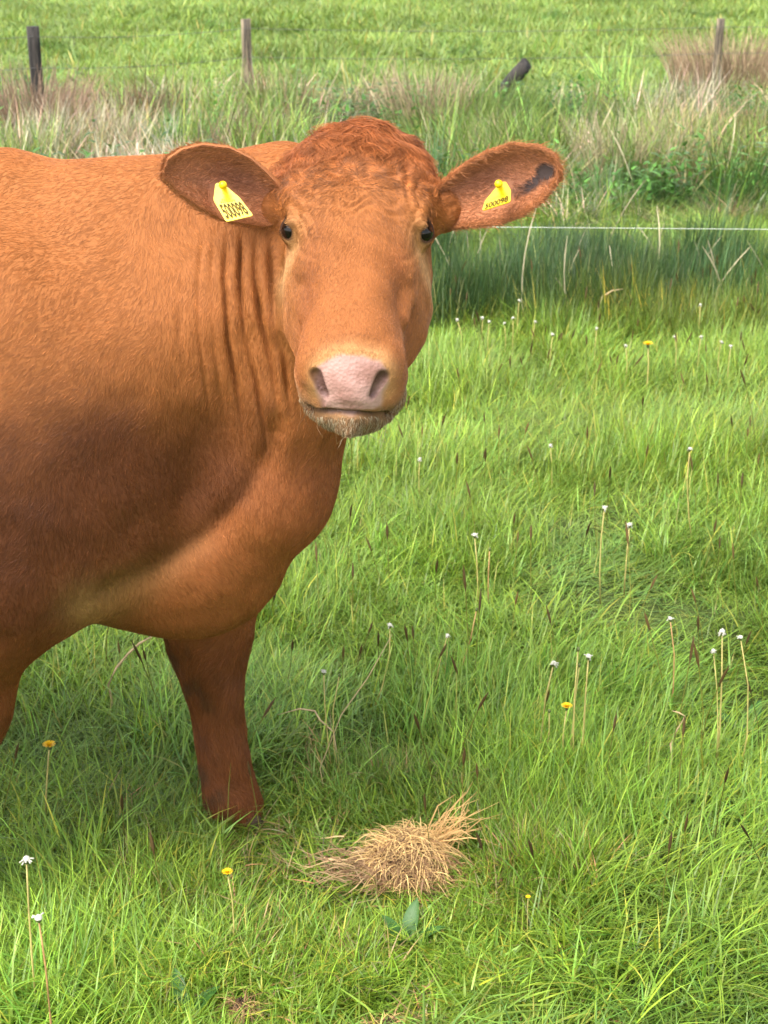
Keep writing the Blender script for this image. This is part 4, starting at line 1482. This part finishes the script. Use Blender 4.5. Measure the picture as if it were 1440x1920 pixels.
scatter('seed_spikes', cK, 6, on_ground(p2), np.column_stack([.12 * rng.normal(size=(k, 2)), rng.uniform(0, 6.28, k)]), np.tile(rng.uniform(.8, 1.15, k)[:, None], (1, 3)),
        np.array([.17, .15, .07]) * np.exp(.3 * rng.normal(size=k))[:, None], 'thin dark seed spikes standing above the meadow grass', 'seed heads', 14)

# ================================================================== FENCES
def post(px, py_top, D, wpx, mat, label, lean=(0, 0), seed=0):
    r = random.Random(seed)
    top = P(px, py_top, D)
    x, y = top[0], D
    g0 = gh(x, y)
    Hh = top[2] - g0 + .25
    rad = wpx / FPX * (D * ct + (CAM_H - .5) * st) / 2
    V, F = [], []
    seg, rings = 14, 9
    jit = [1 + r.gauss(0, .05) for _ in range(seg)]
    for i in range(rings):
        s_ = i / (rings - 1)
        for k in range(seg):
            an = 2 * math.pi * k / seg
            rr = rad * jit[k] * (1 + .03 * math.sin(5 * s_ + k)) * (1.04 - .05 * s_)
            dz = (r.uniform(-.006, .006) if i == rings - 1 else 0)
            V.append((rr * math.cos(an) + lean[0] * s_ * Hh, rr * math.sin(an) + lean[1] * s_ * Hh, Hh * s_ - .25 + dz))
    for i in range(rings - 1):
        for k in range(seg):
            k2 = (k + 1) % seg
            F.append((i * seg + k, i * seg + k2, (i + 1) * seg + k2, (i + 1) * seg + k))
    V.append((lean[0] * Hh, lean[1] * Hh, Hh - .25 + .002)); c = len(V) - 1
    for k in range(seg):
        F.append(((rings - 1) * seg + k, (rings - 1) * seg + (k + 1) % seg, c))
    me = mesh_from('fence_post', np.array(V), F)
    o = obj('fence_post', me, mat)
    o.location = (x - lean[0] * Hh, y - lean[1] * Hh, g0)
    tag(o, label, 'fence post', 'posts of the far fence')
    return Vector((x, y, top[2]))
T1 = post(61, 50, 11.9, 23, M_WOODD, 'dark weathered fence post rising above the back of the cow', (.01, 0), 1)
T2 = post(460, 36, 13.0, 18, M_WOOD, 'pale grey brown fence post left of the top of the head', (.0, 0), 2)
T3 = post(1352, 35, 14.2, 15, M_WOOD, 'thin fence post standing in the rusty tussock at the right', (.008, 0), 3)
# broken leaning post
c0 = P(978, 150, 12.6); g0 = gh(c0[0], 12.6)
V, F = [], []
r = random.Random(4)
axis = Vector((.50, -.15, .62)).normalized(); s1 = axis.cross(Vector((0, 1, 0))).normalized(); s2 = axis.cross(s1)
Lp = .50
for i in range(6):
    s_ = i / 5
    for k in range(12):
        an = 2 * math.pi * k / 12
        rr = .058 * (1 + r.gauss(0, .05))
        end = r.uniform(-.035, .035) if i == 5 else 0
        V.append(axis * (Lp * s_ + end) + s1 * (rr * math.cos(an)) + s2 * (rr * math.sin(an)))
for i in range(5):
    for k in range(12):
        k2 = (k + 1) % 12
        F.append((i * 12 + k, i * 12 + k2, i * 12 + 12 + k2, i * 12 + 12 + k))
F.append(tuple(range(60, 72)))
o = obj('broken_post', mesh_from('broken_post', np.array(V), F), M_WOODD)
tip = P(985, 122, 12.6)
o.location = Vector(tip) - axis * Lp
tag(o, 'short dark broken post leaning out of the bank grass', 'fence post', 'posts of the far fence')

def sag_wire(pts, rad, sag=.03, n=8):
    path = []
    for a_, b_ in zip(pts[:-1], pts[1:]):
        for k in range(n):
            s_ = k / n
            p_ = a_.lerp(b_, s_); p_.z -= sag * 4 * s_ * (1 - s_)
            path.append(p_)
    path.append(pts[-1])
    return tube(path, [rad] * len(path), 5)
ends = [T1 + (T1 - T2) * 3, T1, T2, T3, T3 + (T3 - T2) * 1.5]
for dz, lab in ((.07, 'topmost thin wire strand of the far fence'), (.30, 'second thin wire strand of the far fence'), (.55, 'low thin wire strand of the far fence, deep in the bank grass')):
    pts_ = [Vector((p_.x, p_.y - .05, p_.z - dz)) for p_ in ends]
    pts_[0].z = T1.z - dz; pts_[-1].z = T3.z - dz
    v, f = sag_wire(pts_, .0022)
    o = obj('fence_wire', mesh_from('fence_wire', np.array(v), f), M_STEEL)
    tag(o, lab, 'wire', 'wire strands of the far fence')

# white electric wire, held by two slim stakes outside the picture
a_ = P(900, 425.5, 5.05); b_ = P(1440, 430, 5.05)
d_ = (b_ - a_) / (b_[0] - a_[0])
root = empty('electric_fence', (0, 5.05, gh(0, 5.05)))
org = np.array(root.location)
w0, w1 = a_ + d_ * (-4.2 - a_[0]), a_ + d_ * (4.4 - a_[0])
v, f = tube([w0 - org, (w0 + w1) / 2 - org, w1 - org], [.0008] * 3, 6)
obj('wire', mesh_from('wire', np.array(v), f), M_WIRE, root)
for w in (w0, w1):
    gz_ = gh(w[0], w[1])
    v1 = tube([(w[0], w[1], gz_ - .1), (w[0], w[1], w[2] + .12)], [.009, .007], 8)
    v2 = tube([(w[0], w[1], gz_ + .12), (w[0] + .08, w[1], gz_ + .12)], [.006, .006], 6)
    v3 = tube([(w[0], w[1] - .02, w[2] + .006), (w[0], w[1] + .004, w[2] - .008), (w[0], w[1] + .02, w[2] + .006)], [.004] * 3, 6)
    v, f = merge([v1, v2, v3])
    v = [Vector(q) - Vector(org) for q in v]
    obj('stake', mesh_from('stake', np.array(v), f), M_WIRE, root)
tag(root, 'thin white electric fence wire stretched across the dark rushes', 'wire fence')

# ================================================================== THINGS IN THE MEADOW
def strand_mesh(name, strands, cols, mat):
    V, F, C = [], [], []
    for (pts_, w), c in zip(strands, cols):
        o = len(V)
        n = len(pts_)
        for i, p_ in enumerate(pts_):
            t_ = Vector(pts_[min(i + 1, n - 1)]) - Vector(pts_[max(0, i - 1)])
            s_ = t_.cross(Vector((random.gauss(0, .3), -1, .4))).normalized() * w * .5 * (1 - (i / (n - 1)) ** 2 * .8)
            V += [tuple(Vector(p_) - s_), tuple(Vector(p_) + s_)]
            C += [c, c]
        for i in range(n - 1):
            a = o + 2 * i
            F.append((a, a + 1, a + 3, a + 2))
    me = bpy.data.meshes.new(name); me.from_pydata(V, [], F)
    me.polygons.foreach_set('use_smooth', np.ones(len(me.polygons), dtype=bool))
    vattr(me, 'bcol', np.array(C)); vattr(me, 'tint', np.ones((len(V), 3)))
    me.materials.append(mat)
    return me
M_STRAWG = leaf_mat('straw_strand', False, 0.25, 0.55, 0.25)

def soil_mound(rx, ry, h, parent, seed, name='soil'):
    V, F = [], []
    r = random.Random(seed)
    R, S = 9, 28
    V.append((0, 0, h))
    for i in range(1, R + 1):
        s_ = i / R
        for k in range(S):
            an = 2 * math.pi * k / S
            z = h * math.cos(s_ * math.pi / 2) ** 1.0 - .02 * s_ * s_
            j = 1 + .10 * math.sin(3 * an + seed) + r.gauss(0, .03)
            V.append((rx * s_ * j * math.cos(an), ry * s_ * j * math.sin(an), z + r.gauss(0, .004)))
    for k in range(S):
        F.append((0, 1 + k, 1 + (k + 1) % S))
    for i in range(R - 1):
        for k in range(S):
            k2 = (k + 1) % S
            a = 1 + i * S
            F.append((a + k, a + S + k, a + S + k2, a + k2))
    return obj(name, mesh_from(name, np.array(V), F), M_SOIL, parent)

def straw_tuft(cx, cy, rx, ry, h, n, seed, label, tail=None, apron=None, dark=.25):
    r = random.Random(seed)
    root = empty('straw_tuft', (cx, cy, gh(cx, cy) + .005))
    soil_mound(rx * .95, ry * .95, h * .72, root, seed)
    strands, cols = [], []
    for i in range(n):
        u = math.sqrt(r.random()); an = r.uniform(0, 2 * math.pi)
        x, y = rx * u * math.cos(an), ry * u * math.sin(an)
        z = h * math.cos(u * math.pi / 2) * .8
        az = an + r.gauss(0, 2.2)
        L = r.uniform(.025, .070)
        th = r.uniform(-.35, .9)
        pts_ = []
        p_ = Vector((x, y, z - .005))
        for k in range(6):
            pts_.append(tuple(p_))
            p_ = p_ + Vector((math.cos(az) * math.cos(th), math.sin(az) * math.cos(th), math.sin(th))) * (L / 5)
            th -= r.uniform(.15, .50); az += r.gauss(0, .18)
            p_.z = max(p_.z, .004)
        strands.append((pts_, r.uniform(.0011, .0021)))
        g = math.exp(r.gauss(0, .25))
        c = (.70 * g, .47 * g, .20 * g)
        if r.random() < dark or (y < -.3 * ry and r.random() < .5): c = (.27 * g, .155 * g, .075 * g)
        cols.append(c)
    if tail:
        (tx, ty), (ex_, ez) = tail
        for i in range(n // 40):
            p0 = Vector((tx + r.gauss(0, .018), ty + r.gauss(0, .015), h * .5 + r.uniform(-.02, .02)))
            q_ = r.uniform(.35, 1.0); e_ = p0.lerp(Vector((ex_, ty, ez)), q_) + Vector((r.gauss(0, .025), r.gauss(0, .03), r.gauss(0, .025)))
            m_ = (p0 + e_) / 2 + Vector((r.gauss(0, .012), r.gauss(0, .012), .012))
            strands.append(([tuple(p0), tuple(p0.lerp(m_, .5)), tuple(m_), tuple(m_.lerp(e_, .5)), tuple(e_)], r.uniform(.0015, .0028)))
            g = math.exp(r.gauss(0, .2)); cols.append((.62 * g, .38 * g, .16 * g))
    if apron:
        (ax0, ay0), arx, ary, an_ = apron
        for i in range(an_):
            x, y = ax0 + r.gauss(0, arx), ay0 + r.gauss(0, ary)
            az = r.gauss(0, .7) + (math.pi if r.random() < .5 else 0); L = r.uniform(.04, .10)
            z0 = r.uniform(.008, .03)
            strands.append(([(x + math.cos(az) * L * q, y + math.sin(az) * L * q * .7, max(.004, z0 + .015 * math.sin(3 * q + i))) for q in (0, .25, .5, .75, 1)], r.uniform(.0015, .003)))
            g = math.exp(r.gauss(0, .3)); cols.append((.50 * g, .34 * g, .18 * g) if r.random() < .6 else (.24 * g, .14 * g, .075 * g))
    o = obj('straw', strand_mesh('straw', strands, cols, M_STRAWG), None, root)
    o['kind'] = 'stuff'
    tag(root, label, 'straw tuft', 'uprooted tufts of dry grass')
    return root
tx_, ty_ = TUFT[0], TUFT[1]
straw_tuft(tx_ + .01, ty_ + .02, 0.095, .075, .10, 2300, 3, 'large golden dry grass tuft lying right of the front hoof',
           tail=((.06, .02), (.135, .125)), apron=((-.085, -.02), .035, .025, 170))
q = G(452, 1893); straw_tuft(q[0], q[1], .028, .022, .035, 120, 5, 'small brown dry grass tuft at the bottom edge, nearer the cow', dark=.6)
q = G(728, 1908); straw_tuft(q[0], q[1], .036, .026, .035, 150, 6, 'small straw tuft at the bottom edge, below the large golden one', dark=.5)

# --- dandelions
def dandelion(head, base, kind, label, group='spent dandelions in the meadow', scale=1.0, hb=.07, stem_mat=None, name=None):
    g_ = G(*base, hb)
    x, y = g_[0], g_[1]
    D = y
    gz_ = gh(x, y)
    h = P(*head, D)
    h[2] = max(h[2], gz_ + .05)
    root = empty(name or {'white': 'spent_dandelion', 'bud': 'dandelion_bud', 'yellow': 'yellow_dandelion'}[kind], (x, y, gz_))
    org = Vector((x, y, gz_))
    e_ = Vector(h) - org
    r = random.Random(int(head[0] * 7 + head[1]))
    bend = Vector((r.gauss(0, .008), r.gauss(0, .008), 0))
    path = [Vector((0, 0, -.01)), e_ * .35 + bend, e_ * .7 + bend, e_]
    v, f = tube(path, [.0023 * scale, .0021 * scale, .0019 * scale, .0016 * scale], 6)
    obj('stem', mesh_from('stem', np.array(v), f), stem_mat or M_STEM, root)
    up = (path[-1] - path[-2]).normalized()
    s_ = scale
    cup = [path[-1] - up * .002 * s_, path[-1] + up * .003 * s_, path[-1] + up * .009 * s_]
    v, f = tube(cup, [.002 * s_, .0052 * s_, .0050 * s_ if kind != 'bud' else .0028 * s_], 8)
    obj('bud_cup', mesh_from('bud_cup', np.array(v), f), M_BUD, root)
    c = path[-1] + up * .008 * s_
    if kind == 'white':
        parts = []
        dom = []
        F2 = []
        for i in range(4):
            for k in range(8):
                an = 6.283 * k / 8; ph = i / 3 * 1.45
                dom.append(c + Vector((math.cos(an) * math.cos(ph) * .0072 * s_, math.sin(an) * math.cos(ph) * .0072 * s_, math.sin(ph) * .0070 * s_)))
        for i in range(3):
            for k in range(8):
                k2 = (k + 1) % 8
                F2.append((i * 8 + k, i * 8 + k2, i * 8 + 8 + k2, i * 8 + 8 + k))
        F2.append(tuple(range(24, 32)))
        parts.append((dom, F2))
        for i in range(r.randint(5, 11)):       # tufts still clinging on, drooping
            an = r.uniform(0, 6.283); el = r.uniform(-.9, .9)
            d_ = Vector((math.cos(an) * math.cos(el), math.sin(an) * math.cos(el), math.sin(el)))
            L = r.uniform(.009, .0145) * s_
            parts.append(tube([c, c + d_ * L * .6, c + d_ * L + Vector((0, 0, -.002))], [.0008 * s_, .0014 * s_, .0018 * s_], 5))
        v, f = merge(parts)
        obj('seed_fluff', mesh_from('seed_fluff', np.array(v), f), M_WHITE, root)
    elif kind == 'yellow':
        parts = []
        for ring, (np_, el, L) in enumerate(((18, .45, .017), (14, .8, .015), (9, 1.15, .012))):
            for i in range(np_):
                an = 6.283 * (i + .5 * ring) / np_ + r.gauss(0, .06)
                d_ = Vector((math.cos(an) * math.cos(el), math.sin(an) * math.cos(el), math.sin(el)))
                sd2 = Vector((-math.sin(an), math.cos(an), 0)) * .0017 * s_
                a0 = c; a1 = c + d_ * L * .6 * s_; a2 = c + d_ * L * s_ + Vector((0, 0, -.001))
                parts.append(([a0 - sd2 * .5, a0 + sd2 * .5, a1 + sd2, a1 - sd2, a2 + sd2 * .8, a2 - sd2 * .8], [(0, 1, 2, 3), (3, 2, 4, 5)]))
        v, f = merge(parts)
        obj('petals', mesh_from('petals', np.array(v), f, False), M_YEL, root)
    cat = 'dandelion'
    tag(root, label, cat, group)
    return root

for hd, bs, kd, lab in [
    ((1293, 846), (1308, 975), 'white', 'spent dandelion with drooping white fluff, highest at the right above the tall meadow'),
    ((1133, 957), (1128, 1105), 'white', 'taller of two thin spent dandelions side by side in the middle right'),
    ((1180, 989), (1172, 1085), 'white', 'shorter of two thin spent dandelions side by side in the middle right'),
    ((890, 1008), (897, 1090), 'white', 'small spent dandelion with flat white top right of the brisket'),
    ((918, 1032), (918, 1095), 'bud', 'bare brown dandelion stalk beside a flat white topped one'),
    ((1257, 1165), (1257, 1295), 'white', 'lone spent dandelion with ragged white head on a brown stem'),
    ((1354, 1190), (1350, 1385), 'white', 'tall spent dandelion with hanging white fluff, tallest of the trio at the right'),
    ((1389, 1200), (1392, 1400), 'white', 'rightmost spent dandelion of the trio at the right edge'),
    ((1338, 1224), (1348, 1392), 'white', 'lowest white dandelion head of the trio at the right edge'),
    ((1103, 1236), (1091, 1400), 'white', 'white headed spent dandelion in the bunch above the yellow bloom'),
    ((1084, 1220), (1080, 1392), 'bud', 'closed green dandelion bud standing tallest in the bunch near the yellow bloom'),
    ((1086, 1250), (1070, 1390), 'bud', 'closed dandelion bud leaning in the bunch just below the tallest bud'),
    ((1037, 1249), (1017, 1380), 'white', 'leaning spent dandelion with tiny white tip left of the yellow bloom'),
    ((1030, 1335), (1018, 1385), 'bud', 'short dark dandelion bud left of the yellow bloom'),
    ((50, 1618), (62, 1830), 'white', 'tall spent dandelion with ragged white head near the lower left edge'),
    ((73, 1728), (91, 1925), 'white', 'spent dandelion with round white head at the lower left corner'),
    ((607, 1264), (625, 1400), 'white', 'spent dandelion with flat white head just right of the front leg'),
    ((636, 1268), (640, 1400), 'bud', 'closed dandelion bud next to the flat white head right of the front leg'),
    ((731, 1177), (690, 1290), 'white', 'slanting spent dandelion under the brisket to the right'),
    ((838, 1195), (812, 1260), 'white', 'small leaning spent dandelion in the middle of the meadow'),
    ((893, 1145), (850, 1225), 'bud', 'brown leaning dandelion stalk in the middle of the meadow'),
    ((1062, 1331), (1060, 1395), 'yellow', 'yellow dandelion bloom in the bunch of stalks at the right'),
    ((92, 1404), (78, 1490), 'yellow', 'yellow dandelion half open below the belly at the left'),
    ((427, 1641), (433, 1725), 'yellow', 'yellow dandelion half open in front of the front hoof'),
    ((990, 1684), (992, 1715), 'yellow', 'tiny orange yellow bud low in the grass right of the straw tuft'),
    ((1215, 652), (1213, 690), 'yellow', 'far yellow bloom at the edge of the dark rushes'),
    ((787, 864), (789, 900), 'white', 'small white seed head in the grass right of the chin'),
    ((1032, 838), (1036, 868), 'white', 'ragged white seed head in the middle distance, alone in the bright grass'),
]:
    sc_ = .78
    sc_ *= .8 + .4 * ((hd[0] * 37 + hd[1] * 11) % 10) / 10
    if hd == (990, 1684): sc_ = .3
    if hd[1] < 700: sc_ = 1.3
    brown = hd in ((1257, 1165), (918, 1032), (73, 1728), (1392, 1400), (893, 1145))
    dandelion(hd, bs, kd, lab, 'yellow dandelions in the meadow' if kd == 'yellow' else 'spent dandelions in the meadow', sc_, .07 if bs[1] > 1000 else .10, M_STEMB if brown else M_STEM)
ORD = ['leftmost', 'second from the left', 'third from the left', 'fourth from the left', 'fifth from the left', 'sixth from the left', 'seventh from the left', 'middle one', 'seventh from the right', 'sixth from the right', 'fifth from the right', 'fourth from the right', 'third from the right', 'second from the right', 'rightmost']
for fi, hd in enumerate(sorted([(858, 602), (917, 606), (946, 609), (962, 599), (1003, 606), (1036, 630), (1119, 619), (973, 566), (1313, 574), (1352, 644), (1314, 634),
           (1266, 634), (1173, 651), (1370, 652), (905, 598)])):
    D = G(hd[0], hd[1], .17)[1]
    b3 = P(hd[0], hd[1], D)
    bx = proj(np.array([[b3[0], D, .10]]))
    dandelion(hd, (float(bx[0][0]), float(bx[1][0])), 'white', ORD[fi] + ' of the tiny far white flower heads sprinkled before the dark rushes',
              'tiny white flower heads before the rushes', .80, .10, name='white_flower')

# --- bent dry stalks
def stalk(pxs, D, rad, label):
    pts_ = [Vector(P(x, y, D + .01 * i)) for i, (x, y) in enumerate(pxs)]
    b = Vector((pts_[0].x, pts_[0].y, gh(pts_[0].x, pts_[0].y) - .01))
    pts_ = [b, b.lerp(pts_[0], .6) + Vector((.006, 0, 0))] + pts_
    v, f = tube([p_ - b for p_ in pts_], [rad] * (len(pts_) - 1) + [rad * .4], 6)
    o = obj('dry_stalk', mesh_from('dry_stalk', np.array(v), f), plain('dry_stalk', (.50, .36, .20), .6, .2, .2, 60))
    o.location = b
    tag(o, label, 'dry stalk', 'bent dry stalks')
stalk([(203, 1284), (218, 1252), (240, 1226), (262, 1206), (289, 1191)], G(203, 1284, .09)[1], .0028, 'curved pinkish dry stalk under the belly between the legs')
stalk([(625, 1372), (600, 1350), (590, 1333), (562, 1329), (522, 1340)], G(625, 1372, .09)[1], .0018, 'bent pale dry stalk just right of the front leg')
stalk([(1257, 1395), (1270, 1368), (1284, 1343), (1273, 1336), (1260, 1333)], G(1257, 1395, .09)[1], .0018, 'hooked pale dry stalk between the bunch and the trio at the right')
stalk([(1121, 600), (1122, 575), (1130, 556), (1148, 545), (1168, 542)], 6.6, .004, 'arching tan stalk in front of the dark rushes')
stalk([(600, 1440), (640, 1340), (690, 1270), (735, 1190)], G(600, 1440, .06)[1], .0012, 'thin straight straw slanting up beside the front leg')

# --- broad leaves low in the grass
def leaf_plant(px, py, leaves, label, seed):
    r = random.Random(seed)
    g_ = G(px, py)
    root = empty('broad_leaf_plant', (g_[0], g_[1], gh(g_[0], g_[1])))
    for (az, L, w, lean) in leaves:
        V, F = [], []
        th = lean; p_ = Vector((0, 0, 0)); d2 = Vector((math.cos(az), math.sin(az), 0)); sd2 = Vector((-math.sin(az), math.cos(az), 0))
        K = 8
        for k in range(K + 1):
            s_ = k / K
            ww = w * .5 * math.sin(math.pi * min(1, .12 + .88 * s_)) ** .7 if k < K else .0005
            V += [p_ - sd2 * ww + Vector((0, 0, ww * .35)), p_, p_ + sd2 * ww + Vector((0, 0, ww * .35))]
            p_ = p_ + (d2 * math.sin(th) + Vector((0, 0, math.cos(th)))) * (L / K)
            th += .10
        for k in range(K):
            a = 3 * k
            F += [(a, a + 1, a + 4, a + 3), (a + 1, a + 2, a + 5, a + 4)]
        me = mesh_from('leaf', np.array(V), F)
        vattr(me, 'bcol', np.ones((len(V), 3))); vattr(me, 'tint', np.tile([.055, .14, .028], (len(V), 1)))
        obj('leaf', me, M_LEAFG, root)
    tag(root, label, 'plant', 'broad leaved weeds in the grass')
M_LEAFG = leaf_mat('broad_leaf', False, .25, .4, .35)
leaf_plant(760, 1760, [(1.2, .10, .030, .35), (2.4, .08, .026, .5), (-1.4, .07, .030, .3), (.2, .09, .026, .7)], 'low broad green leaves in front of the golden straw tuft', 1)
leaf_plant(1400, 1360, [(1.0, .11, .035, .6), (2.6, .10, .032, .7), (-2.0, .09, .03, .5)], 'broad green leaves at the right edge below the white trio', 2)
leaf_plant(345, 1905, [(1.9, .10, .028, .4), (.6, .09, .026, .6)], 'dark green broad leaf at the bottom edge left of the brown tuft', 3)
leaf_plant(612, 1465, [(1.5, .08, .03, .5), (2.8, .07, .03, .7), (.3, .07, .028, .8)], 'small leafy weed between the hoof and the straw tuft', 4)

# --- rusty tussock round the right hand post
def tussock(px, D, rad, n, Lr, col_, label, seed):
    r = random.Random(seed)
    c_ = P(px, 200, D); x, y = c_[0], D
    strands, cols = [], []
    for i in range(n):
        rr = rad * math.sqrt(r.random()); an = r.uniform(0, 6.283)
        L = r.uniform(*Lr); az = an + r.gauss(0, .6); th = r.uniform(0, .35)
        p_ = Vector((rr * math.cos(an), rr * math.sin(an), 0)); pts_ = []
        for k in range(5):
            pts_.append(tuple(p_))
            p_ = p_ + Vector((math.cos(az) * math.sin(th), math.sin(az) * math.sin(th), math.cos(th))) * (L / 4)
            th += r.uniform(.02, .22)
        strands.append((pts_, r.uniform(.005, .010)))
        g = math.exp(r.gauss(0, .3)); cols.append(tuple(q * g for q in col_))
    o = obj('grass_tussock', strand_mesh('grass_tussock', strands, cols, M_STRAWG))
    o.location = (x, y, gh(x, y))
    tag(o, label, 'tussock', 'tall dry tussocks by the fence')
tussock(1375, 14.7, .60, 1100, (.38, .74), (.33, .235, .145), 'rusty brown tall tussock round the right hand fence post', 1)
tussock(60, 11.5, .40, 420, (.40, .70), (.27, .18, .12), 'brown dry tussock at the foot of the dark fence post', 2)
tussock(800, 11.8, .30, 260, (.35, .60), (.40, .30, .19), 'pale tan tussock above the crown of the cow', 3)
tussock(170, 11.0, .35, 160, (.30, .50), (.46, .40, .28), 'cream coloured dry tussock behind the back of the cow', 4)
tussock(1180, 10.2, .35, 200, (.30, .52), (.38, .32, .19), 'straw coloured tussock right of the ear with the grey smear', 5)
tussock(945, 12.2, .30, 320, (.30, .52), (.15, .21, .05), 'green tussock hiding the foot of the broken leaning post', 6)
